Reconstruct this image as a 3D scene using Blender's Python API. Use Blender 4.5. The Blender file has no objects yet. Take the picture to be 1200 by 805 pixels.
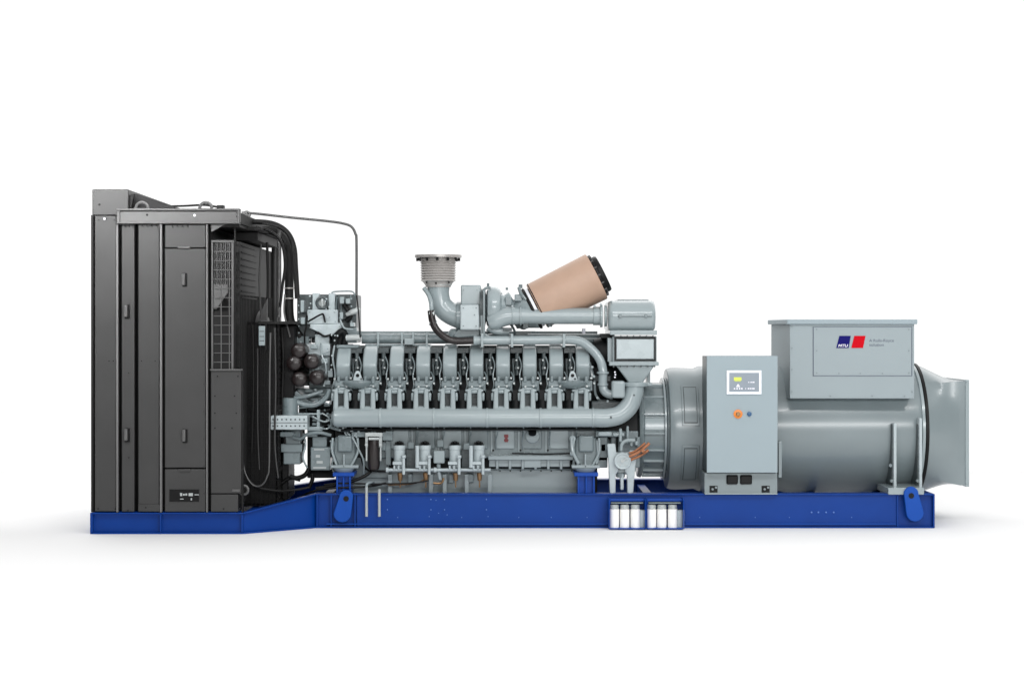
import bpy, bmesh, math, random
from mathutils import Vector, Matrix
random.seed(7)
sc = bpy.context.scene
C = sc.collection
PI = math.pi
# ---- survey of the place: focal length in photo pixels, camera distance from the machine's centreline, eye height
F, D, H, PX, PY = 2162.0, 18.2, 1.87, 600.0, 385.0
def S(Y): return F / (D + Y)
def X(px, Y): return (px - PX) / S(Y)
def Z(py, Y): return H - (py - PY) / S(Y)
def R(p, Y=0): return p / S(Y)
def W(px, py, Y): return Vector((X(px, Y), Y, Z(py, Y)))

# ---- materials ----
def lin(c):
    c = c / 255
    return c / 12.92 if c <= .04045 else ((c + .055) / 1.055) ** 2.4
def mat(name, rgb, rough=.45, metal=0., var=.08, scale=6., bump=.0, bscale=60., spec=.5, coat=0., rv=.04):
    m = bpy.data.materials.new(name); m.use_nodes = True
    nt = m.node_tree; b = nt.nodes['Principled BSDF']
    col = [lin(v) for v in rgb]
    tc = nt.nodes.new('ShaderNodeTexCoord')
    n = nt.nodes.new('ShaderNodeTexNoise'); n.inputs['Scale'].default_value = scale; n.inputs['Detail'].default_value = 6
    r = nt.nodes.new('ShaderNodeValToRGB')
    r.color_ramp.elements[0].position = .3; r.color_ramp.elements[1].position = .7
    r.color_ramp.elements[0].color = [c * (1 - var) for c in col] + [1]
    r.color_ramp.elements[1].color = [min(1, c * (1 + var)) for c in col] + [1]
    nt.links.new(tc.outputs['Object'], n.inputs['Vector'])
    nt.links.new(n.outputs['Fac'], r.inputs['Fac']); nt.links.new(r.outputs['Color'], b.inputs['Base Color'])
    mr = nt.nodes.new('ShaderNodeMapRange')
    mr.inputs['To Min'].default_value = max(0.02, rough - rv); mr.inputs['To Max'].default_value = min(1, rough + rv)
    nt.links.new(n.outputs['Fac'], mr.inputs['Value']); nt.links.new(mr.outputs['Result'], b.inputs['Roughness'])
    b.inputs['Metallic'].default_value = metal
    b.inputs['Specular IOR Level'].default_value = spec
    b.inputs['Coat Weight'].default_value = coat; b.inputs['Coat Roughness'].default_value = .16
    if bump:
        n2 = nt.nodes.new('ShaderNodeTexNoise'); n2.inputs['Scale'].default_value = bscale; n2.inputs['Detail'].default_value = 3
        nt.links.new(tc.outputs['Object'], n2.inputs['Vector'])
        bp = nt.nodes.new('ShaderNodeBump'); bp.inputs['Strength'].default_value = bump; bp.inputs['Distance'].default_value = .01
        nt.links.new(n2.outputs['Fac'], bp.inputs['Height']); nt.links.new(bp.outputs['Normal'], b.inputs['Normal'])
    return m
M = dict(
    paint=mat('machine_paint', (126, 137, 140), .3, var=.03, scale=3, coat=.35),
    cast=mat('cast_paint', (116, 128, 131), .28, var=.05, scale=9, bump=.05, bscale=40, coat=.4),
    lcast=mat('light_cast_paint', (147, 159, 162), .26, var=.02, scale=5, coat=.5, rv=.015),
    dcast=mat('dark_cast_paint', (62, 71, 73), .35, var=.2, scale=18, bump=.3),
    bright=mat('pale_highlight_paint', (176, 187, 190), .28, var=.04, scale=10, coat=.4),  # pale paint, highlights of brackets and filters put into the colour
    shade=mat('gap_shade_steel', (13, 16, 17), .5, var=.3, scale=20, spec=.25),  # near-black: shade of the engine gaps put into the colour, also dark fittings
    cab=mat('cabinet_paint', (152, 166, 172), .5, var=.02, scale=2, spec=.25),
    box=mat('terminal_paint', (152, 163, 167), .55, var=.02, scale=2, spec=.2),
    pblue=mat('pale_bolt_blue', (92, 128, 196), .5, var=.05, spec=.2),  # lighter blue than the frame, for the rail bolts
    post=mat('post_highlight_grey', (106, 106, 106), .45, var=.06, spec=.4),  # lighter grey, edge highlights of the posts put into the colour
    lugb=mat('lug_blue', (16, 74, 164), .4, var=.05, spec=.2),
    rad=mat('radiator_steel', (58, 58, 58), .42, var=.06, scale=4, metal=.15, spec=.5),
    radl=mat('galvanised_grey', (88, 88, 88), .4, var=.08, scale=9, metal=.2),
    black=mat('black_rubber', (9, 9, 10), .45, var=.2, scale=12, spec=.25),
    dark=mat('dark_steel', (24, 24, 24), .6, var=.15, scale=12, spec=.25),
    blue=mat('blue_paint', (2, 57, 138), .38, var=.06, scale=3, spec=.22),
    lblue=mat('light_blue_paint', (6, 66, 156), .36, var=.05, scale=3, spec=.25),
    steel=mat('bright_steel', (178, 184, 184), .3, metal=.25, var=.04, scale=6),
    bellow=mat('exhaust_steel', (172, 169, 166), .34, metal=.2, var=.06, scale=6),
    copper=mat('filter_cardboard', (178, 148, 128), .5, var=.04, scale=8, bump=.1, bscale=80),
    brown=mat('brown_rubber', (33, 27, 27), .3, var=.12, scale=12),
    copperpipe=mat('copper_hose', (160, 105, 72), .4, var=.15, scale=20, metal=.3),
    white=mat('white_canister', (250, 249, 246), .3, var=.01),
    brass=mat('brass', (150, 118, 84), .35, metal=.6, var=.1),
    navy=mat('emblem_blue', (20, 18, 100), .6, var=.01, spec=.1),
    red=mat('emblem_red', (196, 2, 24), .6, var=.01, spec=.1),
    wtext=mat('white_print', (235, 235, 245), .5, var=.01),
    gtext=mat('grey_print', (88, 96, 112), .5, var=.01),
    maroon=mat('red_sticker', (120, 40, 44), .5, var=.05),
    orange=mat('orange_button', (225, 130, 40), .35, var=.03),
    bbutton=mat('blue_button', (50, 90, 130), .35, var=.03),
    bezel=mat('white_bezel', (240, 244, 250), .35, var=.01),
    screen=mat('grey_screen', (140, 150, 160), .25, var=.02),
    lime=mat('lime_screen_print', (214, 226, 90), .4, var=.02),
)
# ---- mesh building ----
APART = set('crankcase_bolt plate_print pipe_clamp pipe_sleeve hose_clamp hose_clip filter_stay wiring_cable sensor_line oil_line mount_rib starter_hose starter_line starter_motor starter_pipe rear_bracket rear_pipe coolant_elbow oil_drain_hose filter_bracket copper_line sensor cooler_flange rear_housing pipe_support drive_cover stand_cutout fuel_hose support_bracket hose_end coolant_pipe pump_fitting centrifuge_rod canister_bracket pipe_union rear_line top_duct support_foot'.split())
class B:
    def __init__(s): s.bm = bmesh.new(); s.mir = False
    def hexa(s, v):   # v: 8 points, 0-3 one face, 4-7 the other
        vs = [s.bm.verts.new(p) for p in v]
        for f in ((3, 2, 1, 0), (4, 5, 6, 7), (0, 1, 5, 4), (1, 2, 6, 5), (2, 3, 7, 6), (3, 0, 4, 7)):
            s.bm.faces.new([vs[i] for i in f])
        return s
    def box(s, x0, x1, y0, y1, z0, z1):
        return s.hexa([(x0, y0, z0), (x1, y0, z0), (x1, y0, z1), (x0, y0, z1), (x0, y1, z0), (x1, y1, z0), (x1, y1, z1), (x0, y1, z1)])
    def pb(s, a, b, c, d, Y0, Y1):   # near face measured as a,b - c,d at depth Y0
        x0, x1 = X(a, Y0), X(c, Y0); z1, z0 = Z(b, Y0), Z(d, Y0)
        return s.box(x0, x1, Y0, Y1, z0, z1)
    def prism(s, pts, Y0, Y1, far=None):
        n = len(pts); P = [W(p[0], p[1], Y0) for p in pts]
        A = [s.bm.verts.new(p) for p in P]; Bv = [s.bm.verts.new((p.x, Y1, p.z)) for p in P]
        s.bm.faces.new(A); s.bm.faces.new(Bv[::-1])
        for i in range(n): s.bm.faces.new((A[i], Bv[i], Bv[(i + 1) % n], A[(i + 1) % n]))
        return s
    def xprism(s, a, c, prof, Yr=None):  # profile of (Y, py) swept along x
        Yr = prof[0][0] if Yr is None else Yr
        x0, x1 = X(a, Yr), X(c, Yr)
        P = [(y, Z(py, y)) for y, py in prof]; n = len(P)
        A = [s.bm.verts.new((x0, y, z)) for y, z in P]; Bv = [s.bm.verts.new((x1, y, z)) for y, z in P]
        s.bm.faces.new(A); s.bm.faces.new(Bv[::-1])
        for i in range(n): s.bm.faces.new((A[i], Bv[i], Bv[(i + 1) % n], A[(i + 1) % n]))
        return s
    def sweep(s, rings, caps=True, closed=False):
        L = [[s.bm.verts.new(p) for p in r] for r in rings]; n = len(L[0])
        m = len(L) if closed else len(L) - 1
        for i in range(m):
            a, b = L[i], L[(i + 1) % len(L)]
            for j in range(n): s.bm.faces.new((a[j], a[(j + 1) % n], b[(j + 1) % n], b[j]))
        if caps and not closed: s.bm.faces.new(L[0][::-1]); s.bm.faces.new(L[-1])
        return s
    def lathe(s, o, ax, prof, seg=32, caps=True):
        o = Vector(o); ax = Vector(ax).normalized()
        u = ax.cross(Vector((0, 0, 1)));
        if u.length < .1: u = ax.cross(Vector((0, 1, 0)))
        u.normalize(); v = ax.cross(u)
        return s.sweep([[o + ax * t + (u * math.cos(2 * PI * k / seg) + v * math.sin(2 * PI * k / seg)) * r for k in range(seg)] for t, r in prof], caps)
    def cyl(s, p0, p1, r, r2=None, seg=20):
        p0, p1 = Vector(p0), Vector(p1)
        return s.lathe(p0, p1 - p0, [(0, r), ((p1 - p0).length, r if r2 is None else r2)], seg)
    def tube(s, pts, r, seg=10, sub=6, closed=False, radii=None):
        P = [Vector(p) for p in pts]
        if sub > 1 and len(P) > 2:
            Q = []; T = []
            n = len(P)
            for i in range(n - 1):
                p0, p1, p2, p3 = P[max(i - 1, 0)], P[i], P[i + 1], P[min(i + 2, n - 1)]
                for k in range(sub):
                    t = k / sub
                    Q.append(.5 * ((2 * p1) + (p2 - p0) * t + (2 * p0 - 5 * p1 + 4 * p2 - p3) * t * t + (3 * p1 - p0 - 3 * p2 + p3) * t ** 3))
                    T.append(i + t)
            Q.append(P[-1]); T.append(n - 1)
        else: Q = P; T = list(range(len(P)))
        rings = []; u = None
        for i, q in enumerate(Q):
            d = (Q[min(i + 1, len(Q) - 1)] - Q[max(i - 1, 0)])
            if d.length < 1e-7: d = Vector((0, 0, 1))
            d.normalize()
            if u is None:
                u = d.cross(Vector((0, 1, 0)))
                if u.length < .1: u = d.cross(Vector((1, 0, 0)))
            u = (u - d * u.dot(d)).normalized(); v = d.cross(u)
            rr = r
            if radii:
                a = int(min(T[i], len(radii) - 1)); b = min(a + 1, len(radii) - 1); rr = radii[a] + (radii[b] - radii[a]) * (T[i] - a)
            rings.append([q + (u * math.cos(2 * PI * k / seg) + v * math.sin(2 * PI * k / seg)) * rr for k in range(seg)])
        return s.sweep(rings)
    def ptube(s, pts, rpx, seg=10, sub=6, radii=None):   # (px, py, Y)
        Y = pts[0][2]
        return s.tube([W(*p) for p in pts], R(rpx, Y), seg, sub, radii=[R(q, Y) for q in radii] if radii else None)
    def torus(s, c, ax, R1, r, seg=28, s2=8, a0=0, a1=2 * PI):
        c = Vector(c); ax = Vector(ax).normalized()
        u = ax.cross(Vector((0, 0, 1)))
        if u.length < .1: u = ax.cross(Vector((0, 1, 0)))
        u.normalize(); v = ax.cross(u); full = abs(a1 - a0 - 2 * PI) < 1e-6
        rings = []
        for i in range(seg + (0 if full else 1)):
            a = a0 + (a1 - a0) * i / seg; d = u * math.cos(a) + v * math.sin(a)
            rings.append([c + d * R1 + (d * math.cos(2 * PI * k / s2) + ax * math.sin(2 * PI * k / s2)) * r for k in range(s2)])
        return s.sweep(rings, closed=full)
    def dome(s, c, ax, r, l, seg=24, bulge=.35):   # a can with a domed end towards ax
        return s.lathe(c, ax, [(-l, r)] + [(0, r)] + [(r * bulge * math.sin(t), r * math.cos(t)) for t in (.3, .6, .9, 1.2, 1.45)], seg)
    def bolts(s, pts, Y, r=.9, h=.008, seg=6):
        for a, b in pts:
            p = W(a, b, Y); s.cyl(p + Vector((0, .004, 0)), p + Vector((0, -h, 0)), R(r, Y), seg=seg)
        return s
    def patch(s, cx, cy, cz, r0, r1, x0, x1, a0, a1, seg=10):  # curved slab round an x axis; angle 0 = towards camera, + = up
        rings = []
        for i in range(seg + 1):
            a = a0 + (a1 - a0) * i / seg; c, q = math.cos(a), math.sin(a)
            rings.append([(x0, cy - r0 * c, cz + r0 * q), (x1, cy - r0 * c, cz + r0 * q), (x1, cy - r1 * c, cz + r1 * q), (x0, cy - r1 * c, cz + r1 * q)])
        return s.sweep(rings)
    def mirror(s):   # a second object of the same shape on the far side
        s.mir = True; return s
    def put(s, name, m, parent=None, bevel=.004, label=None, seg=2, ang=35):
        bm = s.bm
        if name in APART:      # loose pieces become objects of their own
            bm.verts.index_update(); seen = set(); comps = []
            for v in bm.verts:
                if v in seen: continue
                st = [v]; seen.add(v); c = []
                while st:
                    q = st.pop(); c.append(q)
                    for e in q.link_edges:
                        w_ = e.other_vert(q)
                        if w_ not in seen: seen.add(w_); st.append(w_)
                comps.append(c)
            if len(comps) > 1:
                o = None
                for c in comps:
                    nb = B(); nb.mir = s.mir; mp = {v: nb.bm.verts.new(v.co) for v in c}
                    fs = {f for v in c for f in v.link_faces}
                    for f in fs: nb.bm.faces.new([mp[v] for v in f.verts])
                    o = nb._put(name, m, parent, bevel, label, seg, ang)
                return o
        return s._put(name, m, parent, bevel, label, seg, ang)
    def _put(s, name, m, parent, bevel, label, seg, ang):
        bm = s.bm
        bmesh.ops.recalc_face_normals(bm, faces=bm.faces[:])
        me = bpy.data.meshes.new(name); bm.to_mesh(me); bm.free()
        for p in me.polygons: p.use_smooth = True
        me.set_sharp_from_angle(angle=math.radians(ang))
        me.materials.append(M[m])
        o = bpy.data.objects.new(name, me); C.objects.link(o)
        if parent is not None: o.parent = parent
        if bevel:
            md = o.modifiers.new('edge', 'BEVEL'); md.width = bevel; md.segments = seg; md.limit_method = 'ANGLE'; md.angle_limit = math.radians(ang)
            md.harden_normals = False
        if label: o['label'] = label
        if s.mir:
            m2 = me.copy(); m2.transform(Matrix.Scale(-1, 4, (0, 1, 0))); m2.flip_normals()
            o2 = o.copy(); o2.data = m2; C.objects.link(o2)
            if 'label' in o2: del o2['label']
        return o
def dup(o, dx, parent, dy=0, dz=0):
    c = o.copy(); C.objects.link(c); c.parent = parent; c.location = o.location + Vector((dx, dy, dz)); return c

# ================= the setting =================
fl = B(); fl.box(-26, 26, -10.5, 6, -.3, 0)
flo = fl.put('floor', 'white', bevel=0); flo['kind'] = 'structure'
fm = mat('studio_floor', (246, 246, 246), .9, var=.0, spec=0.)
flo.data.materials[0] = fm

gen = bpy.data.objects.new('generator_set', None); C.objects.link(gen)
gen['label'] = 'long diesel generator set with dark radiator, grey engine and alternator on a blue steel skid'
gen['category'] = 'generator'

# ================= base frame =================
RN = -0.9; BN = -1.4
b = B()
xr0, xr1 = X(370, RN), X(1095, RN); zt = Z(578.5, RN); rb = 0.
# rails: web with flanges
def rail(b, x0, x1, z0, z1, yo, w=.16, t=.014, sg=1):
    y1 = yo + w * sg
    lo, hi = min(yo, y1), max(yo, y1)
    b.box(x0, x1, lo, hi, z0, z0 + t)
    b.box(x0, x1, lo, hi, z1 - t, z1)
    ya, yb = sorted((yo + .052 * sg, yo + .066 * sg))
    b.box(x0, x1, ya, yb, z0 + t - .001, z1 - t + .001)
rail(b, xr0, xr1, 0, zt, RN); rail(b, xr0, xr1, 0, zt, -RN, sg=-1)
zb = Z(600.5, BN)
xb0, xb1 = X(106, BN), X(285, BN)
rail(b, xb0, xb1, 0, zb, BN); rail(b, xb0, xb1, 0, zb, -BN, sg=-1)
# flare
for sg in (1, -1):
    a, c = BN * sg, RN * sg
    for (d0, d1, e0, e1, f0, f1) in ((0, .16, 0, .014, 0, .014), (0, .16, zb - .014, zb, zt - .014, zt), (.052, .066, .013, zb - .013, .013, zt - .013)):
        b.hexa([(xb1, a + d0 * sg, e0), (xb1, a + d1 * sg, e0), (xb1, a + d1 * sg, e1), (xb1, a + d0 * sg, e1),
                (xr0, c + d0 * sg, f0), (xr0, c + d1 * sg, f0), (xr0, c + d1 * sg, f1), (xr0, c + d0 * sg, f1)])
# end plates and cross members
b.box(xr1 - .012, xr1 + .004, RN, -RN, 0.002, zt - .002)
b.box(xb0 - .004, xb0 + .012, BN, -BN, 0.002, zb - .002)
for px in (150, 230, 282): b.box(X(px, BN), X(px, BN) + .06, BN + .15, -BN - .15, .02, zb - .02)
for px in (372, 460, 560, 660, 760, 860, 960, 1040): b.box(X(px, RN), X(px, RN) + .08, RN + .15, -RN - .15, .02, zt - .05)
frame = b.put('base_frame', 'blue', gen, bevel=.003)
for px, ya, zh in ((107.5, BN, zb), (188, BN, zb), (283.5, BN, zb), (371.5, RN, zt), (388, RN, zt), (416, RN, zt), (1052, RN, zt)):
    B().box(X(px, ya) - .007, X(px, ya) + .007, ya + .003, ya + .15, .016, zh - .016).put('stiffener_plate', 'blue', frame, bevel=.002)
    B().box(X(px, ya) - .007, X(px, ya) + .007, -ya - .15, -ya - .003, .016, zh - .016).put('stiffener_plate', 'blue', frame, bevel=.002)
# welded cover plates on the rail ends (lugs sit in front of them)
B().box(X(418, RN), X(1052, RN), RN + .022, RN + .04, .016, zt - .016).put('web_plate', 'blue', frame, bevel=.002)
pts = []
for px in (454, 505, 521, 570):
    pts += [(px, 585), (px, 597)]
b = B(); b.bolts(pts, RN, .8, .004)
b.bolts([(503, 605), (524, 603), (514, 601), (511, 586), (466, 606), (572, 605), (541, 606), (608, 606), (646, 606), (688, 606), (820, 606), (885, 606), (925, 606), (998, 606)], RN + .022, .6, .004)
b.bolts([(951, 600), (959, 600), (968, 600), (977, 600)], RN + .022, 1.05, .008)
b.put('rivet', 'pblue', frame, bevel=0)
# tie rods low on the rail
for px in (429.5, 444.5):
    B().tube([W(px, 569 if px < 440 else 573, RN - .03), W(px, 605, RN - .03)], R(1.6), 8, 1).put('drain_pipe', 'steel', frame, bevel=0)
B().ptube([(429.5, 571, RN - .03), (430, 567, RN - .03), (435, 565, RN + .05), (438, 565, RN + .2)], 1.5).put('drain_elbow', 'lcast', frame, bevel=0)
# lifting lugs
def lug(ct, cb, ytop, ybot, rt, rb_, Y0):
    pr = [(ct + rt * math.cos(PI - t * PI / 8), ytop + rt - rt * math.sin(PI - t * PI / 8)) for t in range(9)]
    pr += [(cb + rb_ * math.cos(-t * PI / 8), ybot - rb_ + rb_ * math.sin(t * PI / 8)) for t in range(9)]
    B().prism(pr, Y0, Y0 + .035).put('lifting_lug', 'lugb', frame, bevel=.006)
    c = W(ct, ytop + rt * 1.25, Y0 - .003); hb = B(); hb.cyl(c, c + Vector((0, .04, 0)), R(3.1)); hb.put('lug_eye', 'black', frame, bevel=0)
lug(405.5, 401, 574, 612, 8.2, 10.3, RN - .05)
lug(1068, 1072.5, 570, 611, 8.6, 10.3, RN - .05)
B().box(xr0 + .1, xr1 - .36, RN - .003, RN + .03, .036, .044).put('flange_highlight', 'lugb', frame, bevel=0)  # added lighter-blue strip, a highlight line drawn along the lower flange
for px in (402, 1072):
    x = X(px, RN); B().box(x - .08, x + .08, .93, .965, .05, .36).put('lifting_lug', 'lblue', frame, bevel=.02)
# engine mount pedestals
def pedestal(px, Yf, w, y0=557, mirror=False):
    b = B(); Yb = Yf + .3
    b.pb(px - w / 2, y0, px + w / 2, 580, Yf + .03, Yb)
    b.pb(px - w / 2 - 4, y0 - 3, px + w / 2 + 4, y0 + 1, Yf - .03, Yb + .03)
    b.pb(px - w / 2, y0 + 1, px - w / 2 + 2, 579, Yf - .02, Yf + .04); b.pb(px + w / 2 - 2, y0 + 1, px + w / 2, 579, Yf - .02, Yf + .04)
    b.pb(px - 1, y0 + 1, px + 1, 579, Yf - .01, Yf + .04)
    if mirror: b.mirror()
    return b.put('mount_pedestal', 'lblue', frame, bevel=.003)
pedestal(402.5, -.82, 17); pedestal(687, -.82, 20)
b = B(); b.prism([(393, 556), (412, 556), (410, 578), (396, 578)], .5, .8); b.put('mount_pedestal', 'lblue', frame)
b = B(); b.prism([(677, 556), (697, 556), (697, 578), (677, 578)], .5, .8); b.put('mount_pedestal', 'lblue', frame)

# ================= radiator =================
b = B()
RY = BN
b.box(X(107, RY), X(245, RY), RY + .2, -RY - .2, zb, Z(256, RY))        # core
rad = b.put('radiator', 'black', gen, bevel=.004)
def rp(nm, a, y0, c, y1, dy=0., m='rad', t=.05, bev=.006, lab=None, both=True):
    b = B(); b.pb(a, y0, c, y1, RY + dy, RY + dy + t)
    if both: b.mirror()
    return b.put(nm, m, rad, bevel=bev, label=lab)
rp('side_panel', 111, 253, 136, 599, 0)
rp('corner_backing', 108.8, 253, 113, 599.5, .06, 'black', t=.2)
rp('corner_post', 106.5, 252, 109.5, 600, -.002, 'dark')
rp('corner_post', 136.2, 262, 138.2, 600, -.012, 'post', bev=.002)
rp('side_panel', 142.5, 262, 157.5, 599.5, .015)
rp('side_panel', 162, 262, 186.5, 599.5, .008)
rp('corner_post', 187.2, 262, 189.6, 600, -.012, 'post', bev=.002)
rp('access_door', 193, 291.5, 241, 548, .004, lab='tall grey access door with two recessed handles')
rp('side_panel', 193, 263, 241, 290.3, .006)
rp('side_panel', 193, 549.5, 241, 599.5, .006)
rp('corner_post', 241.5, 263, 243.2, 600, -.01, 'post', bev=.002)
rp('side_panel', 247, 434, 283, 578, 0)
rp('side_panel', 247, 579, 279, 599.5, .002)
rp('sill_plate', 246, 432.5, 284, 434.4, -.02, 'radl', bev=.002)
rp('sill_plate', 162, 591, 187, 599, -.004, 'rad', bev=.002)
rp('corner_post', 283.2, 434, 285, 600, -.004, 'dark', bev=.002)
for a, c in ((142, 157), (143, 158)): pass
b = B()
b.bolts([(116, 258), (125, 256.5), (134, 258), (128, 423), (133, 423), (166, 423), (182, 423), (150, 598), (135, 596), (151, 437), (151, 536), (115, 596)], RY - .002, .8, .006)
b.bolts([(146 + 4.5 * i, 264.5) for i in range(3)] + [(167 + 5.5 * i, 264.5) for i in range(4)] + [(202 + 6 * i, 264.8) for i in range(4)], RY - .004, 1.2, .008, 8)
b.bolts([(239, 290 + 32 * i) for i in range(10)], RY, .5, .004)
b.bolts([(252, 464), (275, 464), (252, 484), (277, 484), (252, 501.5), (272, 501.5), (255, 441), (279, 441), (171, 594.5), (262, 596)], RY - .002, .9, .005, 8)
b.put('panel_bolt', 'black', rad, bevel=0)
def handle(px, py):
    b = B(); b.pb(px - 2.6, py - 8, px + 3.2, py + 8, RY - .004, RY + .02)
    o = b.put('door_handle', 'black', rad, bevel=.004)
    b = B(); b.pb(px - 3.4, py - 7.5, px + .6, py + 6.5, RY - .03, RY - .003)
    b.put('handle_grip', 'radl', rad, bevel=.008)
for p in ((148.5, 365), (216, 328), (148.5, 510), (216.5, 511)): handle(*p)
rp('door_latch', 208, 289, 222, 291.5, -.015, 'radl', bev=.004, both=False)
rp('door_latch', 209, 549.5, 223, 552.5, -.012, 'rad', bev=.004, both=False)
rp('name_plate', 198.5, 573.5, 233, 587.5, -.004, 'black', t=.012, bev=.001, lab='black plate with faint white print', both=False)
b = B()
for a, y0, c, y1 in ((211, 577.5, 213.5, 581), (214.5, 578.3, 216.5, 580.4), (217.2, 578, 219.3, 580.4), (221, 577.6, 226, 581), (228, 579, 233, 580), (223.5, 583.5, 225, 586), (211, 584, 215, 585)):
    b.pb(a, y0, c, y1, RY - .006, RY - .003)
b.put('plate_print', 'steel', rad, bevel=0)
# top beam, one on each side, and cross beams
def beam(nm, a, c, y0, y1, Yn):
    b = B(); x0, x1 = X(a, RY), X(c, RY); z1, z0 = Z(y0, RY), Z(y1, RY)
    b.box(x0, x1, Yn, Yn + .1, z1 - .016, z1); b.box(x0, x1, Yn, Yn + .1, z0, z0 + .016); b.box(x0, x1, Yn + .03, Yn + .05, z0 + .01, z1 - .01)
    b.box(x0, x0 + .03, Yn + .012, Yn + .1, z0 + .005, z1 - .005); b.box(x1 - .02, x1, Yn + .005, Yn + .1, z0 + .005, z1 - .005)
    return b.put(nm, 'radl', rad, bevel=.003)
beam('top_beam', 137, 281, 244.8, 262.4, RY - .03); beam('top_beam', 137, 281, 244.8, 262.4, -RY - .07)
b = B(); b.box(X(277, RY), X(281, RY), RY + .08, -RY - .08, Z(262, RY), Z(249, RY)); b.put('cross_beam', 'dark', rad)
b = B(); b.box(X(246, RY), X(280, RY), RY + .02, -RY - .02, Z(266, RY), Z(262.6, RY)); b.put('cover_plate', 'dark', rad)
b = B(); b.bolts([(278, 249), (278, 254)], RY, 1.2, .006, 8); b.bolts([(172.5, 252)], RY, 1.4, .004, 10); b.put('beam_bolt', 'black', rad, bevel=0)
b = B(); b.bolts([(228, 252.5)], RY, 1.5, .004, 10); b.put('beam_hole_cap', 'wtext', rad, bevel=0)
b = B(); b.bolts([(122.5, 256.5)], RY - .006, 1.3, .003, 10); b.put('panel_hole_cap', 'wtext', rad, bevel=0)
for Yl in (RY + .03, -RY - .03):
    for px in (165.5, 240.5):
        x = X(px, RY); z = Z(246, RY)
        b = B(); b.torus((x, Yl, z + .012), (0, 1, 0), R(7.2, RY), .014, 20, 8, 0 + PI, 2 * PI) ; 
        b.box(x - R(9, RY), x + R(9, RY), Yl - .03, Yl + .03, z, z + .014)
        b.put('lifting_eye', 'radl', rad, bevel=0)
b = B(); b.pb(108, 222, 150.5, 252.5, RY + .05, -RY - .05)
b.put('header_tank', 'rad', rad, bevel=.008)
b = B(); b.bolts([(116.5, 240)], RY + .05, 1.4, .004, 10); b.put('tank_bolt', 'dark', rad, bevel=0)
b = B(); b.prism([(151, 228), (160, 227.5), (205, 242.5), (205, 246), (151, 246)], RY + .3, RY + .36); b.mirror(); b.put('tank_gusset', 'black', rad)
b = B(); b.prism([(151, 229), (157, 229), (154, 244), (151, 244)], RY + .1, RY + .14); b.put('tank_bracket', 'dark', rad)
B().ptube([(190, 242, -.9), (215, 241.5, -.9), (240, 240.5, -.9), (258, 243.5, -.9)], 1.2, 8).put('vent_hose', 'dark', rad, bevel=0)
B().pb(254, 240.5, 262, 245, RY + .03, RY + .12).put('filler_cap', 'black', rad)
# gusset under the beam
b = B(); b.prism([(247, 262.5), (264, 262.5), (249, 271.5), (247.5, 271.5)], RY + .01, RY + .03); b.put('beam_gusset', 'radl', rad, bevel=.002)
# fan shroud
SY = -1.15
b = B(); b.box(X(247, SY), X(281, SY), SY, -SY, zb + .02, Z(283, SY)); shr = b.put('fan_shroud', 'dark', rad, bevel=.006)
b = B()
xs = X(281, SY)
for i in range(34):   # louvres on the near side and vertical ribs on the fan side
    z = Z(286, SY) - .0 - i * .075
    if z < zb + .08: break
    b.box(X(274, SY), X(281, SY), SY - .012, SY + .01, z - .012, z)
for i in range(24):
    y = SY + .05 + i * .096
    b.box(xs - .01, xs + .012, y, y + .02, zb + .05, Z(345, SY))
for i in range(9):
    z = Z(287, SY) - i * .06
    b.box(xs - .01, xs + .014, SY + .05, -.1, z - .01, z)
b.put('shroud_louvre', 'dark', rad, bevel=.002)
# guard grille on near side, upper right
b = B(); Yg = RY + .002
for a, y0, c, y1 in ((247.5, 281.5, 273.5, 284.2), (271, 284, 273.5, 433), (247.5, 284, 249.5, 433)): b.pb(a, y0, c, y1, Yg, Yg + .04)
b.put('grille_frame', 'radl', rad, bevel=.003)
b = B()
for i in range(1, 9): x = 249.5 + i * 2.4; b.pb(x - (.5 if i % 2 == 0 else .25), 284, x + (.5 if i % 2 == 0 else .25), 433 if i in (4, 8) else 334, Yg + .012, Yg + .02)
for i in range(1, 14): y = 284 + i * 10.8; b.pb(249.5, y - .4, 271, y + .4, Yg + .008, Yg + .016)
b.put('guard_grille', 'radl', rad, bevel=0)
b = B(); b.prism([(250, 333), (267, 333), (267, 343), (254, 362), (250, 362)], Yg + .022, Yg + .03); b.put('grille_plate', 'radl', rad, bevel=.002)
B().pb(249.5, 365, 271, 433, Yg + .03, Yg + .04).put('grille_backing', 'dark', rad, bevel=0)
b = B(); b.pb(274, 262, 276, 434, RY + .08, RY + .1); b.put('guard_post', 'dark', rad)
# far post
b = B(); x1 = X(285, RY); b.box(x1 - .09, x1, -RY - .1, -RY, zb, Z(262, RY)); b.put('guard_post', 'radl', rad, bevel=.01)
b = B(); b.box(X(247, RY), x1 - .09, -RY - .05, -RY - .01, zb, Z(434, RY)); b.put('side_panel', 'rad', rad)
b = B(); b.cyl((x1 - .04, 1.15, zb), (x1 - .04, 1.15, Z(263, RY)), .035); b.put('guard_post', 'rad', rad, bevel=0)
# brace
b = B(); b.tube([(X(290, 1.2), 1.2, Z(293, 1.2)), (X(322, 1.2), 1.2, Z(277, 1.2))], .03, 8, 1); b.put('beam_brace', 'black', rad, bevel=0)
b = B(); b.box(X(268, 1.3), X(318, 1.3), 1.2, 1.3, Z(282, 1.3), Z(268, 1.3)); b.put('cover_plate', 'dark', rad)
b = B(); b.pb(272, 266, 306, 270, -.9, .9); b.pb(276, 272, 302, 282, -.7, .9); b.put('top_duct', 'dark', rad)
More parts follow.
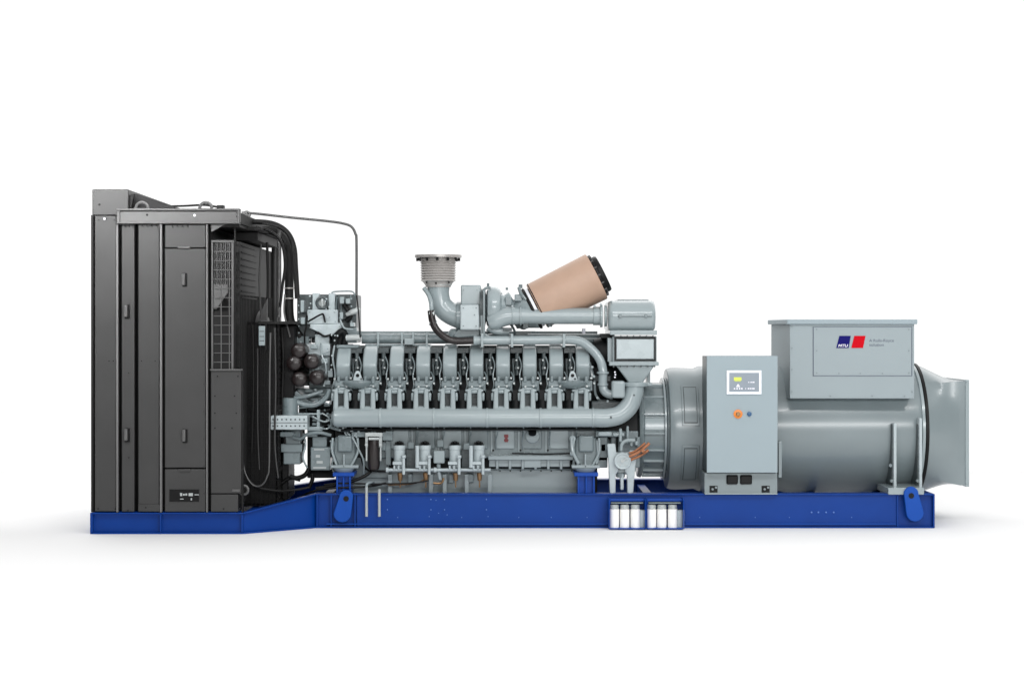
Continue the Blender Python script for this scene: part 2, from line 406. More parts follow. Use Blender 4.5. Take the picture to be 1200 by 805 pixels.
# fan guard cage and drive cover
b = B()
gx0, gx1 = X(284, -.75), X(326, -.75)
for y in [-.75 + i * .09 for i in range(15)]:
    for z in (Z(378, -.75), Z(592, -.75)): b.box(gx0, gx1, y - .004, y + .004, z - .004, z + .004)
    b.box(gx1 - .004, gx1 + .004, y - .004, y + .004, Z(592, -.75), Z(378, -.75))
for i in range(30):
    z = Z(592, -.75) + (Z(378, -.75) - Z(592, -.75)) * i / 29
    b.box(gx1 - .003, gx1 + .005, -.75, .55, z - .003, z + .003)
    b.box(gx0, gx1, -.754, -.746, z - .002, z + .002)
for i in range(9):
    x = gx0 + (gx1 - gx0) * i / 8; b.box(x - .003, x + .003, -.756, -.744, Z(592, -.75), Z(378, -.75))
b.put('fan_guard', 'black', rad, bevel=0)
b = B(); b.pb(302, 376.5, 347, 380, -.8, .5); b.put('guard_rail', 'dark', rad, bevel=.003)
b = B(); b.box(gx0 + .01, gx1 - .02, -.72, .52, Z(591, -.75), Z(379, -.75)); b.put('fan_housing', 'black', rad, bevel=.01)
b = B(); b.lathe((xs + .02, 0.1, 1.35), (1, 0, 0), [(0, .7), (.05, .68)], 40); b.put('fan_ring', 'black', rad, bevel=0)
b = B(); b.pb(330, 381, 345, 474, -.55, .3); b.pb(318, 381, 330, 560, -.5, .3); b.pb(330, 500, 338, 585, -.5, .0); b.put('drive_cover', 'black', rad, bevel=.01)
b = B(); b.pb(303, 382, 310.5, 405, -.83, -.77); b.put('junction_box', 'lcast', rad, bevel=.006, label='small pale upright box on the fan guard')
b = B()
for y in (388, 394, 399): b.pb(304, y, 309.5, y + .7, -.835, -.828)
b.pb(310.5, 378, 312, 410, -.82, -.8)
b.put('junction_box_slot', 'dark', rad, bevel=0)
b = B(); b.prism([(303, 372), (313, 350), (313, 376), (303, 376)], -.6, -.55); b.put('guard_gusset', 'rad', rad, bevel=0)
for px in (278, 315):
    pass
B().ptube([(281, 357, -.95), (281, 440, -.95), (282, 500, -.95), (285, 543, -.95), (290, 560, -.95), (298, 569, -.95), (307, 568, -.95), (313, 558, -.95), (315.5, 540, -.95), (316, 440, -.95), (317, 390, -.95)], 1.0, 8).put('sensor_cable', 'radl', rad, bevel=0)
B().ptube([(285, 543, -.96), (284, 553, -.96), (283, 566, -.96)], .8, 8).put('sensor_cable', 'radl', rad, bevel=0)
B().ptube([(292, 563, -.93), (303, 571, -.93), (325, 575, -.9), (345, 574, -.9), (362, 571, -.85)], 1.4, 8).put('drain_hose', 'dark', rad, bevel=0)
B().ptube([(279, 354, -.96), (283, 354, -.96)], 1.6, 8).put('cable_fitting', 'steel', rad, bevel=0)
b = B(); b.torus(W(285.5, 574, RY + .05), (0, 1, 0), R(5.2, RY), .013, 24, 8); b.pb(272, 573, 281, 576, RY - .01, RY + .01); b.put('tow_ring', 'radl', rad, bevel=0)
b = B(); b.prism([(286, 543), (312, 530), (312, 545), (300, 552)], -.5, -.45); b.put('shroud_bracket', 'rad', rad, bevel=0)
b = B(); b.lathe(W(334, 548, -.4), (1, 0, 0), [(-.12, .1), (0, .1)], 20); b.put('belt_pulley', 'dark', rad, bevel=0)
# coolant hoses
def hose(nm, m, pts, r, **k): return B().ptube(pts, r, 14, 8).put(nm, m, k.pop('parent', rad), bevel=0, **k)
hose('coolant_hose', 'dark', [(262, 261, -.6), (300, 260, -.55), (322, 263, -.5), (337, 273, -.48), (344.5, 290, -.46), (346.5, 315, -.45), (348.5, 350, -.44)], 3.1)
hose('coolant_hose', 'dark', [(295, 272, -.3), (318, 270, -.3), (332, 280, -.3), (338, 296, -.3), (339, 320, -.3), (339, 366, -.3), (343, 382, -.3), (352, 396, -.3)], 5.2)
b = B()
for y in (337, 349): b.cyl(W(339, y, -.3), W(339, y + 1.5, -.3), R(5.8))
b.put('hose_clamp', 'bellow', rad, bevel=0)
hose('coolant_hose', 'black', [(300, 266, -.7), (318, 272, -.7), (330, 285, -.7), (334, 310, -.68), (331, 335, -.66), (328, 360, -.66)], 1.7)
hose('coolant_hose', 'dark', [(308, 262, -.8), (330, 268, -.75), (341, 282, -.7), (343.5, 300, -.68), (347, 340, -.65), (350, 352, -.65)], 1.2)
B().ptube([(285, 250, -.8), (300, 250.5, -.8), (340, 255, -.8), (385, 259.5, -.8), (403, 262.3, -.8), (412, 266, -.8), (416.5, 274, -.8), (417.8, 284, -.8), (417.8, 346, -.78)], 1.55, 10, 8).put('vent_pipe', 'radl', rad, bevel=0, label='thin grey pipe bending down from the radiator to the engine')
b = B(); b.torus(W(289, 252, -.82), (0, 1, 0), R(3.5), .012, 16, 6); b.pb(283, 248, 290, 259, -.85, -.8); b.put('pipe_bracket', 'radl', rad, bevel=.002)
for P_, m_, r_ in (([(327, 268, -.35), (327, 320, -.35), (327, 372, -.35)], 'radl', 2.4), ([(313, 284, -.5), (314, 330, -.5), (313, 372, -.5)], 'dark', 1.6),
        ([(306, 286, -.6), (304, 330, -.6), (306, 372, -.6)], 'rad', 1.1), ([(334, 345, -.62), (333, 365, -.6), (336, 380, -.6), (340, 395, -.6)], 'radl', 1.0),
        ([(296, 380, -.86), (297, 450, -.86), (295, 530, -.86)], 'dark', 1.0), ([(322, 384, -.84), (323, 450, -.84), (322, 520, -.84), (326, 560, -.84)], 'rad', 1.2),
        ([(302, 408, -.84), (302, 500, -.84), (304, 550, -.84)], 'rad', .8), ([(330, 384, -.6), (332, 420, -.62), (331, 470, -.62), (334, 520, -.6)], 'dark', 1.6)):
    hose('conduit', m_, P_, r_)
hose('overflow_hose', 'dark', [(418, 346, -.78), (420, 365, -.75), (421.5, 385, -.7), (422, 395, -.6)], .9)

# ================= engine =================
EY = -.5
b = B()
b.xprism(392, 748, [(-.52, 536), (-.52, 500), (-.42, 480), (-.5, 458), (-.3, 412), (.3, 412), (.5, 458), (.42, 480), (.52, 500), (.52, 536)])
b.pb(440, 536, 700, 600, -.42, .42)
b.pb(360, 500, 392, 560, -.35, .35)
eng = b.put('engine', 'shade', gen, bevel=.01)  # core coloured near-black for the shade between the cylinder covers
E = lambda b, nm, m, **k: b.put(nm, m, eng, **k)
# oil pan, crankcase panels
b = B(); b.pb(412, 549, 690, 580, -.46, .46); E(b, 'oil_pan', 'lcast', bevel=.02)
b = B(); b.pb(442, 501, 700, 537, -.545, .545); E(b, 'crankcase', 'cast', bevel=.012)
b = B(); b.pb(572, 534, 672, 539, -.6, .6); b.pb(573, 538, 668, 547, -.55, .55)
for i in range(7): x = 581 + i * 15; b.pb(x, 538, x + 3.2, 550, -.575, -.54)
b.pb(614, 537, 634, 548, -.58, -.54)
E(b, 'pan_flange', 'lcast', bevel=.006)
for i, px in enumerate((452, 483, 514, 545, 576, 608, 640, 671)):
    b = B(); b.pb(px + 4, 503, px + 27, 526, -.565, -.53)
    E(b, 'inspection_cover', 'cast' if i % 2 else 'lcast', bevel=.01)
    b = B(); b.pb(px - 1.2, 501, px + 1.2, 530, -.558, -.53); E(b, 'crankcase_rib', 'lcast', bevel=.004)
b = B(); b.bolts([(px + d, 527.5) for px in (452, 483, 514, 545, 576, 608, 640) for d in (2, )], -.56, 1.2, .01, 8)
b.bolts([(574 + 12 * i, 551.5) for i in range(9)], -.46, .9, .01, 8)
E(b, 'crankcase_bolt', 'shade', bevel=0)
b = B(); b.prism([(591, 509), (595.5, 509), (596, 512), (594.5, 513.5), (596, 515.5), (595, 518), (591.5, 518), (590.5, 515.5), (592, 513.5), (590.5, 511.5)], -.57, -.564); E(b, 'emblem_sticker', 'maroon', bevel=0)
b = B(); c = W(624, 511, -.6); b.lathe(c + Vector((0, .06, 0)), (0, -1, 0), [(0, R(9)), (.04, R(8)), (.05, R(6))], 24); b.pb(619, 503, 629, 512, -.6, -.54); E(b, 'filler_neck', 'lcast')
b = B(); c = W(624, 506, -.62); b.lathe(c, (0, -.6, .8), [(-.02, R(4.6)), (.012, R(4.6)), (.016, R(3.6))], 20); E(b, 'filler_cap', 'shade', bevel=0)
# gear-case right lower round cover at 700
b = B(); c = W(700, 524, -.55); b.lathe(c + Vector((0, .1, 0)), (0, -1, 0), [(0, R(17)), (.07, R(16)), (.1, R(13))], 28); E(b, 'gear_cover', 'cast', bevel=0)

# cylinders
cx = [401.8 + 31.27 * i for i in range(10)]
Yc = -.6
cover = head = fork = None
for i, px in enumerate(cx):
    b = B(); b.xprism(px - 8.2, px + 8.2, [(-.1, 403), (-.34, 404.5), (-.46, 409), (-.56, 419), (-.61, 428), (-.6, 431), (-.54, 445), (-.5, 447), (-.1, 447)], -.6)
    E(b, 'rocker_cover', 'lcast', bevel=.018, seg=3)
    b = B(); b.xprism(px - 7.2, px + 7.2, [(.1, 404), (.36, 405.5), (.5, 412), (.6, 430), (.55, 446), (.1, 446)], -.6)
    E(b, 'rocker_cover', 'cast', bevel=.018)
    # head casting beneath the cover
    b = B(); b.xprism(px - 9.5, px + 9, [(-.3, 444), (-.62, 446), (-.66, 452), (-.62, 458), (-.5, 462), (-.3, 462)], -.6)
    b.pb(px - 7, 441, px - 3.5, 448, -.64, -.58); b.pb(px + 2, 441, px + 6, 450, -.66, -.58); b.pb(px + 7, 446, px + 11, 458, -.63, -.55)
    E(b, 'cylinder_head', 'cast', bevel=.008)
    b = B(); b.bolts([(px - 9.5, 444), (px + 9.5, 443), (px - 5, 453), (px + 4.5, 452.5), (px + 13, 449)], -.66, 1.25, .02, 8); E(b, 'head_bolt', 'steel', bevel=0)
    # small steel valve gear between covers
    b = B(); gx = px + 15.6
    b.pb(gx - 7, 408, gx + 7, 414, -.42, -.2)
    b.pb(gx - 5, 420, gx + 4, 428, -.4, -.3)
    b.cyl(W(gx + 1, 414, -.45), W(gx + 1, 440, -.5), R(2.4), seg=10)
    b.cyl(W(gx - 4, 424, -.48), W(gx - 2, 452, -.52), R(1.3), seg=8)
    b.pb(gx - 1.5, 429, gx + 4, 433, -.52, -.44)
    if i < 9: E(b, 'injector', 'dcast', bevel=.004)
    if i < 9:
        b = B(); b.ptube([(gx + 3, 418, -.5), (gx + 6, 428, -.54), (gx + 4, 440, -.58), (gx + 5, 452, -.6), (gx + 1, 462, -.58)], .8, 7, 5)
        b.ptube([(gx - 6, 436, -.5), (gx - 3, 444, -.58), (gx - 6, 452, -.62), (gx - 3, 462, -.6)], .9, 7, 5)
        E(b, 'fuel_line', 'cast', bevel=0)
        b = B(); b.bolts([(gx + 2, 431), (gx, 422), (gx + 4, 438), (gx - 4, 441)], -.52, 1.0, .015, 8); E(b, 'injector_bolt', 'steel', bevel=0)
        b = B(); b.cyl(W(gx, 471, -.62), W(gx, 482, -.66), R(6.2), R(7)); b.pb(gx - 4, 457, gx + 4, 474, -.64, -.4); E(b, 'coolant_plug', 'shade', bevel=0)
    # intake fork
    f = px - 2.2
    b = B()
    for s in (-1, 1):
        e = f + s * 5.9
        b.hexa([W(e - 2.9 - (.8 if s < 0 else 0), 483, -.8), W(e + 2.9 + (.8 if s > 0 else 0), 483, -.8), W(e + 2.5, 455, -.68), W(e - 2.5, 455, -.68),
                W(e - 2.6, 485, -.62), W(e + 2.6, 485, -.62), W(e + 2.3, 455, -.52), W(e - 2.3, 455, -.52)])
        b.pb(e - 3.2 + s * 2, 456, e + 3.2 + s * 1.4, 459.5, -.69, -.6); b.pb(e - 1.8 + s * 4.2, 460, e + 1.8 + s * 4.2, 470, -.68, -.6)
    b.hexa([W(f - 4.5, 485, -.8), W(f + 4.5, 485, -.8), W(f + 4.5, 479.5, -.775), W(f - 4.5, 479.5, -.775), W(f - 4.5, 485, -.62), W(f + 4.5, 485, -.62), W(f + 4.5, 478, -.6), W(f - 4.5, 478, -.6)])
    b.pb(f - 7, 454, f + 7, 457.5, -.67, -.55); b.pb(f - 4, 457, f + 4, 461.5, -.672, -.6); b.pb(f - 4, 476, f + 4, 481, -.75, -.6)
    b.hexa([W(f - 10.5, 487, -.835), W(f + 10.5, 487, -.835), W(f + 8.5, 477, -.775), W(f - 8.5, 477, -.775), W(f - 10.5, 487, -.7), W(f + 10.5, 487, -.7), W(f + 7.5, 479, -.65), W(f - 7.5, 479, -.65)])
    E(b, 'intake_branch', 'lcast', bevel=.014, seg=3)
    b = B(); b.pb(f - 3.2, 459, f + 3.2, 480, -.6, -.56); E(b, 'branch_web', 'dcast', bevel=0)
b = B()
xm = W(392, 489.5, -.76); xe = X(698, -.76)
b.lathe(xm, (1, 0, 0), [(-.03, .03), (-.02, .06), (0, .083), (.03, .088)] + [(xe - xm.x, .088)], 28)
man = E(b, 'charge_air_manifold', 'lcast', bevel=0)
for px in (446, 508.5, 571, 633.5, 695):
    c = W(px, 489.5, -.76); b = B(); b.cyl(c - Vector((.012, 0, 0)), c + Vector((.012, 0, 0)), .094, seg=28); E(b, 'manifold_joint', 'lcast', bevel=.003)
b = B(); b.ptube([(697, 489.5, -.76), (712, 489.5, -.755), (726, 486, -.73), (737, 476, -.7), (742.5, 462, -.67), (744, 450, -.65)], 11, 22, 6); E(b, 'charge_air_elbow', 'lcast', bevel=0)
b = B(); b.bolts([(716, 489), (743, 463)], -.84, 1.3, .01, 8); E(b, 'elbow_bolt', 'dcast', bevel=0)
# far-side manifold
b = B(); b.lathe((xm.x, .74, xm.z), (1, 0, 0), [(0, .085), (2.6, .085)], 16); E(b, 'charge_air_manifold', 'lcast', bevel=0)
# lifting brackets
for px in (419, 671):
    b = B(); b.prism([(px - 5.5, 447), (px - 3.5, 438), (px - 2, 435), (px + 1.2, 434.5), (px + 3, 437), (px + 6.5, 447)], -.68, -.655)
    E(b, 'lifting_bracket', 'bright', bevel=.004)
    b = B(); b.lathe(W(px, 448, -.62), (0, 0, -1), [(-.02, R(13)), (.0, R(17)), (.03, R(15)), (.06, R(8))], 20); E(b, 'bracket_base', 'cast', bevel=0)
    b = B(); c = W(px, 440, -.685); b.cyl(c, c + Vector((0, .01, 0)), R(2)); E(b, 'bracket_hole', 'black', bevel=0)
# coolant collector pipe along the top
b = B(); b.ptube([(424, 397, -.2), (560, 397, -.2), (720, 397, -.2)], 5.8, 14, 1); b.ptube([(420, 391.5, -.1), (700, 391.5, -.1)], 3.5, 12, 1); E(b, 'coolant_pipe', 'cast', bevel=0)
b = B()
for px in (443, 471, 484, 500): b.pb(px - 1.3, 390, px + 1.3, 405, -.3, -.2)
b.pb(474, 397, 484, 404, -.33, -.25); b.pb(428, 403, 500, 405.5, -.24, -.2)
E(b, 'pipe_clamp', 'lcast', bevel=.003)
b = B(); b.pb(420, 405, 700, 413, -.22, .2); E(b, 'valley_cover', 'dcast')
# front gear housing and thermostat block: x 347..418, y 343..455
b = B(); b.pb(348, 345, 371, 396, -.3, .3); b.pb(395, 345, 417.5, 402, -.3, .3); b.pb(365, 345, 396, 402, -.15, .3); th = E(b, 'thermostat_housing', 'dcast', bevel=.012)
def lumps(nm, m, items, bev=.008):
    b = B()
    for it in items:
        if it[0] == 'b': b.pb(*it[1:])
        elif it[0] == 'p': b.prism(it[1], it[2], it[3])
        elif it[0] == 'c': b.lathe(W(it[1], it[2], it[3]), (0, -1, 0), [(-.15, R(it[4])), (0, R(it[4])), (.012, R(it[4] * .8))], 20)
        elif it[0] == 'v': b.lathe(W(it[1], it[2], it[3]), (0, 0, -1), [(0, R(it[4])), (R(it[5] - it[2]), R(it[4]))], 18)
    return E(b, nm, m, bevel=bev)
lumps('water_pump', 'bright', [('b', 360, 363, 396, 380, -.42, -.2), ('b', 366, 343.5, 373.5, 366, -.36, -.2), ('b', 385, 343.5, 392.5, 366, -.36, -.2),
      ('p', [(363, 380), (400, 380), (400, 386), (388, 393), (380, 393), (364, 385)], -.44, -.2), ('b', 369, 392, 386, 404, -.38, -.2), ('b', 358, 403, 387, 417, -.42, -.2), ('b', 394, 378, 402, 384, -.42, -.3)])
lumps('vent_plug', 'steel', [('c', 377.5, 355, -.34, 5.5), ('b', 376, 350, 379, 360, -.4, -.34)])
b = B(); b.torus(W(377.5, 355, -.38), (0, 1, 0), R(6.2), .014, 24, 8); E(b, 'pump_seal', 'dcast', bevel=0)
lumps('gear_casing', 'cast', [('b', 347, 394, 362, 408, -.34, -.1), ('b', 362, 417, 392, 455, -.4, .2), ('b', 386, 402, 396, 450, -.3, .2), ('b', 348, 455, 392, 470, -.36, .2), ('b', 405, 384, 418, 402, -.4, -.2), ('b', 394, 404, 420, 408, -.45, -.2)])
b = B(); b.ptube([(361, 377, -.46), (366, 374, -.47), (376, 368.5, -.47), (379, 369, -.46), (381, 378, -.46)], 1.1, 8)
b.ptube([(360, 370, -.46), (359, 382, -.46), (357, 392, -.46), (357, 404, -.44)], 1.0, 8)
b.ptube([(372, 389, -.46), (380, 394, -.46), (388, 392, -.46)], 1.2, 8)
E(b, 'wiring_cable', 'black', bevel=0)
b = B(); b.ptube([(403, 357, -.4), (408, 363, -.42), (411, 370, -.42), (406, 376, -.4)], 3.2, 10)
b.ptube([(392, 404, -.42), (394, 394, -.44), (401, 388, -.44), (405, 394, -.42), (402, 406, -.4)], 3.6, 10)
b.pb(389, 386, 407, 405, -.38, -.3)
b.ptube([(389, 405, -.4), (389, 425, -.42), (388, 450, -.42)], 2.6, 10)
E(b, 'coolant_elbow', 'shade', bevel=0)
b = B(); b.ptube([(406, 369, -.46), (412, 366, -.47), (418, 364, -.47), (421, 361, -.47)], 3.0, 12, radii=[2, 3.2, 3.4, 2.4]); b.ptube([(406, 396, -.46), (414, 395.5, -.47), (422, 396, -.47)], 3.6, 12); E(b, 'pipe_union', 'steel', bevel=0)
b = B(); b.ptube([(389, 344.5, -.3), (391, 342, -.3), (408, 341.2, -.3), (414, 342.6, -.3), (416, 347, -.3)], .9, 8)
b.ptube([(395, 348, -.36), (394, 362, -.36), (397, 372, -.36)], .8, 8); b.ptube([(411, 346, -.36), (410, 356, -.36)], .8, 8)
b.ptube([(399, 348, -.36), (400, 360, -.36), (398, 378, -.37)], .7, 8)
E(b, 'sensor_line', 'cast', bevel=0)
b = B(); b.bolts([(350 + 0.1 * i, 350 + 8 * i) for i in range(6)] + [(412, 350 + 9 * i) for i in range(5)] + [(363, 366), (392, 366), (363, 377), (393, 377), (370, 372), (386, 372), (364, 384), (398, 383), (363, 409), (384, 409), (366, 425), (378, 425), (366, 440)], -.45, .9, .012, 8)
E(b, 'housing_bolt', 'lcast', bevel=0)
# five black oil filter cans, end on
for (a, c) in ((349.5, 411), (344.5, 425.5), (365, 423.5), (350.5, 444.4), (371, 442.7)):
    b = B(); b.dome(W(a, c, -.72), (0, -1, 0), R(9.0, -.72), .42, 24, .5); E(b, 'oil_filter', 'brown', bevel=0)
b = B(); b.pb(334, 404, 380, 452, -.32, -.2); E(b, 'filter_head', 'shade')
# lower front: alternator bracket, plates
b = B(); b.pb(317, 487, 360, 503.5, -.82, -.6); E(b, 'guard_plate', 'bright', bevel=.008, label='pale plate with rows of bolt holes beside the fan')
b = B(); b.bolts([(320 + 5.2 * i, y) for i in range(8) for y in (491.5, 499)], -.822, 1.0, .003, 8); b.pb(317, 495, 360, 495.7, -.824, -.82); E(b, 'guard_plate_hole', 'dcast', bevel=0)
lumps('charging_alternator', 'cast', [('v', 340, 466, -.6, 9, 487), ('b', 332, 503, 352, 544, -.6, -.3), ('b', 329, 520, 354, 530, -.62, -.3), ('b', 328, 506, 344, 512, -.68, -.5)])
lumps('support_bracket', 'lcast', [('b', 345, 484, 377, 486, -.6, -.4), ('b', 360, 500, 378, 505, -.64, -.4), ('b', 371, 480, 375, 504, -.6, -.4), ('p', [(341, 462), (347, 458), (362, 470), (360, 474), (352, 470)], -.5, -.3)])
b = B(); b.ptube([(343, 512, -.68), (352, 514, -.68), (360, 509, -.68), (375, 507, -.68), (388, 510, -.66)], 2.0, 10)
b.ptube([(377, 484, -.66), (385, 489, -.66), (388, 496, -.66), (384, 502, -.66), (376, 502, -.66)], 1.0, 8)
b.ptube([(386, 500, -.62), (400, 504, -.62), (420, 505, -.62), (440, 503, -.62)], 1.8, 8)
b.ptube([(346, 470, -.6), (357, 474, -.6), (370, 474, -.6), (382, 466, -.6), (386, 456, -.6)], 3.2, 12)
b.ptube([(345, 466, -.6), (360, 464, -.62), (378, 458, -.6)], 2.2, 12)
E(b, 'oil_line', 'cast', bevel=0)
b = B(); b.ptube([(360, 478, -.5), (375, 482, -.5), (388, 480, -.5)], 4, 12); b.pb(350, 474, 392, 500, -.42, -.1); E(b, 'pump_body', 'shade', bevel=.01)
lumps('fuel_pump', 'cast', [('b', 366, 512, 383, 524, -.62, -.4), ('b', 364, 524, 387, 551, -.66, -.35), ('b', 360, 505, 372, 512, -.6, -.4), ('v', 391, 517, -.62, 4, 523)])
lumps('pump_label', 'steel', [('b', 368, 526, 380, 527.5, -.668, -.65), ('b', 370, 533, 375, 536, -.668, -.65), ('b', 371, 540, 378, 543, -.668, -.65), ('b', 367, 547, 382, 549, -.668, -.65)], 0)
b = B(); b.ptube([(340, 558, -.55), (348, 560, -.55), (358, 556, -.55), (363, 546, -.55), (364, 535, -.55)], 2.8, 10); b.ptube([(362, 572, -.6), (366, 562, -.6), (366, 555, -.6)], 2.4, 10); b.ptube([(330, 566, -.5), (340, 560, -.5), (352, 562, -.5)], 2.4, 10); E(b, 'oil_drain_hose', 'black', bevel=0)
# front engine mount
def mount(px, s=1):
    b = B()
    b.prism([(px - 11, 512), (px + 13, 512), (px + 15, 532), (px + 8, 549), (px - 6, 549), (px - 13, 532)], -.66, -.4)
    b.pb(px - 8, 510, px + 10, 530, -.7, -.6)
    E(b, 'mount_bracket', 'cast', bevel=.02)
    b = B(); b.ptube([(px - 13, 513, -.7), (px - 14, 528, -.7), (px - 8, 546, -.7)], 1.6, 8); b.ptube([(px + 16, 513, -.7), (px + 16, 530, -.7), (px + 8, 546, -.7)], 1.6, 8)
    b.pb(px - 1.0, 532, px + 1.0, 548, -.74, -.6); b.pb(px - 16, 545, px + 17, 548.5, -.74, -.6)
    E(b, 'mount_rib', 'lcast', bevel=.004)
    b = B(); b.lathe(W(px, 548, -.68), (0, 0, -1), [(0, R(12)), (R(3), R(11)), (R(6), R(8)), (R(8), R(8))], 24); E(b, 'mount_foot', 'lcast', bevel=0)
mount(403); mount(686)
# centrifuge with brown bowl and bright tie rods
b = B(); b.lathe(W(438, 512, -.72), (0, 0, -1), [(0, R(7)), (R(4), R(7.4)), (R(30), R(7)), (R(36), R(6)), (R(38), R(3))], 24); E(b, 'oil_centrifuge', 'brown', bevel=0, label='brown upright bowl between bright rods')
b = B(); b.pb(428, 507, 448, 511.5, -.78, -.6); b.pb(428, 511, 431, 524, -.76, -.7); b.pb(444, 511, 447.5, 524, -.76, -.7); b.cyl(W(429.5, 519, -.78), W(429.5, 540, -.78), R(1)); b.cyl(W(446, 519, -.78), W(446, 540, -.78), R(1))
b.cyl(W(432, 514, -.8), W(444, 514, -.8), R(1.5)); b.bolts([(429.5, 521), (446, 521)], -.8, 2, .02)
E(b, 'centrifuge_rod', 'steel', bevel=.002)
b = B(); b.pb(412, 520, 456, 560, -.5, -.4); b.pb(412, 506, 428, 512, -.7, -.5); b.pb(448, 505, 460, 516, -.68, -.5); b.pb(452, 516, 458, 545, -.6, -.45); E(b, 'filter_bracket', 'cast')
# row of fuel filters
for k, px in enumerate((468, 498, 533, 561)):
    b = B(); b.lathe(W(px, 521, -.66), (0, 0, -1), [(0, R(6)), (R(.5), R(7)), (R(5), R(7)), (R(5.5), R(6.3)), (R(20), R(6.3)), (R(23), R(5.2)), (R(26), R(5))], 22); E(b, 'fuel_filter', 'bright', bevel=0)
    b = B(); b.lathe(W(px, 517, -.66), (0, 0, -1), [(0, R(3)), (R(2), R(3.4)), (R(4), R(7))], 14); b.bolts([(px - 4, 519), (px, 517.5), (px + 4, 519)], -.7, 1.3, .02, 8); E(b, 'filter_cap', 'shade', bevel=0)
    b = B(); b.cyl(W(px + 5, 536, -.76), W(px + 5, 556, -.76), R(1.7)); b.lathe(W(px + 5, 533, -.76), (0, 0, -1), [(0, R(2)), (R(1), R(2.8)), (R(3), R(2.8)), (R(4), R(1.8))], 12)
    b.cyl(W(px - 6, 545, -.74), W(px - 6, 550, -.74), R(1.2)); b.cyl(W(px - 1, 545, -.74), W(px - 1, 550, -.74), R(1.2)); b.pb(px - 8, 541, px + 3, 544.5, -.76, -.6)
    if k % 2: b.cyl(W(px - 9, 522, -.74), W(px - 9, 548, -.74), R(2.3))
    E(b, 'filter_valve', 'bright', bevel=.003)
    b = B(); b.cyl(W(px + 1, 554, -.66), W(px + 1, 563, -.66), R(3.4), R(2.2)); b.cyl(W(px + 1, 562, -.66), W(px + 1, 571, -.66), R(.8)); E(b, 'drain_valve', 'brass', bevel=0)
b = B(); b.ptube([(454, 550.5, -.72), (575, 550.5, -.72)], 1.9, 10, 1)
for px in (454, 473, 503, 510, 538, 566): b.cyl(W(px - 1.5, 550.5, -.72), W(px + 1.5, 550.5, -.72), R(3), seg=10)
E(b, 'fuel_rail', 'bright', bevel=0)
b = B(); b.pb(508, 528, 521, 543, -.7, -.5); b.cyl(W(514, 543, -.66), W(514, 549, -.66), R(2.4)); b.cyl(W(514, 552, -.7), W(516, 563, -.7), R(2.2)); E(b, 'hand_pump', 'lcast', bevel=.01)
b = B(); b.pb(497, 526, 503, 546, -.6, -.5); b.pb(476, 526, 489, 548, -.6, -.5); b.pb(541, 526, 553, 548, -.6, -.5); E(b, 'filter_bracket', 'dcast')
b = B(); b.ptube([(438, 548, -.68), (430, 556, -.74), (415, 563, -.76), (395, 568, -.76), (370, 572, -.76)], 1.9, 10); b.ptube([(380, 568, -.8), (400, 566, -.8), (440, 567, -.8), (480, 566, -.76), (502, 563, -.72)], 1.0, 8)
E(b, 'fuel_hose', 'black', bevel=0)
b = B()
for px in (457, 505, 521, 547, 574): b.pb(px - 2.5, 556, px + 2.5, 580, -.62, -.56)
E(b, 'filter_stay', 'lcast', bevel=.004)
b = B(); b.ptube([(455, 568, -.64), (480, 567, -.64), (497, 562, -.64), (498, 553, -.64)], .9, 8); b.ptube([(520, 560, -.7), (517, 566, -.7), (508, 566, -.7)], 1.3, 8); E(b, 'copper_line', 'brass', bevel=0)
# rear right lower: pump, gauge, legs
lumps('rear_bracket', 'bright', [('p', [(711.5, 520), (721, 520), (725, 552), (721.5, 556), (721.5, 579), (714.5, 579), (713.5, 545)], -.8, -.7), ('p', [(738, 528), (747, 528), (744, 552), (742, 579), (735, 579), (735, 556), (732, 552)], -.8, -.7), ('p', [(718, 530), (742, 530), (735, 556), (722, 556)], -.74, -.66), ('b', 727, 555, 731, 574, -.78, -.65)])
b = B(); b.lathe(W(729.5, 540, -.86), (0, -1, 0), [(-.14, R(9.5)), (0, R(9.5)), (.012, R(9.0)), (.008, R(7.6)), (-.002, R(7.4))], 28); E(b, 'air_starter', 'bright', bevel=0, label='round pale cover with a dial-like centre')
b = B(); b.bolts([(729.5, 540)], -.864, 2.2, .014, 12); b.bolts([(729.5 + 5.2 * math.cos(a), 540 + 5.2 * math.sin(a)) for a in (0, 1.05, 2.1, 3.14, 4.2, 5.2)], -.86, .8, .01, 8); b.ptube([(730, 540, -.88), (735, 537, -.88)], .8, 6, 1); E(b, 'starter_bolt', 'steel', bevel=0)
b = B(); b.ptube([(737, 535, -.86), (748, 530, -.86), (757, 523, -.86), (761, 519, -.86)], 1.9, 10); b.ptube([(738, 539, -.84), (750, 534, -.84), (760, 527, -.84)], 1.7, 10); b.ptube([(737, 531, -.82), (745, 528, -.82), (756, 519, -.82)], 1.3, 10); b.cyl(W(752, 529, -.88), W(755, 527, -.88), R(3.2), seg=12); E(b, 'starter_hose', 'copperpipe', bevel=0)
lumps('starter_motor', 'cast', [('b', 698, 505, 731, 512, -.68, -.4), ('b', 701, 512, 712, 540, -.62, -.4), ('b', 716, 511, 722, 532, -.58, -.4), ('b', 724, 505, 748, 530, -.55, -.3), ('b', 697, 535, 712, 548, -.62, -.4), ('v', 727, 553, -.74, 5, 559), ('b', 740, 528, 750, 548, -.55, -.3)])
lumps('starter_pipe', 'lcast', [('b', 701, 505.5, 717, 511, -.74, -.62), ('b', 718, 507, 732, 511.5, -.72, -.62), ('b', 725.5, 502, 729, 518, -.75, -.66), ('b', 734, 499, 737, 520, -.7, -.6), ('b', 738, 515, 742, 523, -.72, -.6), ('b', 744, 517, 748, 522, -.72, -.6), ('v', 741, 534, -.7, 2.4, 545)], .012)
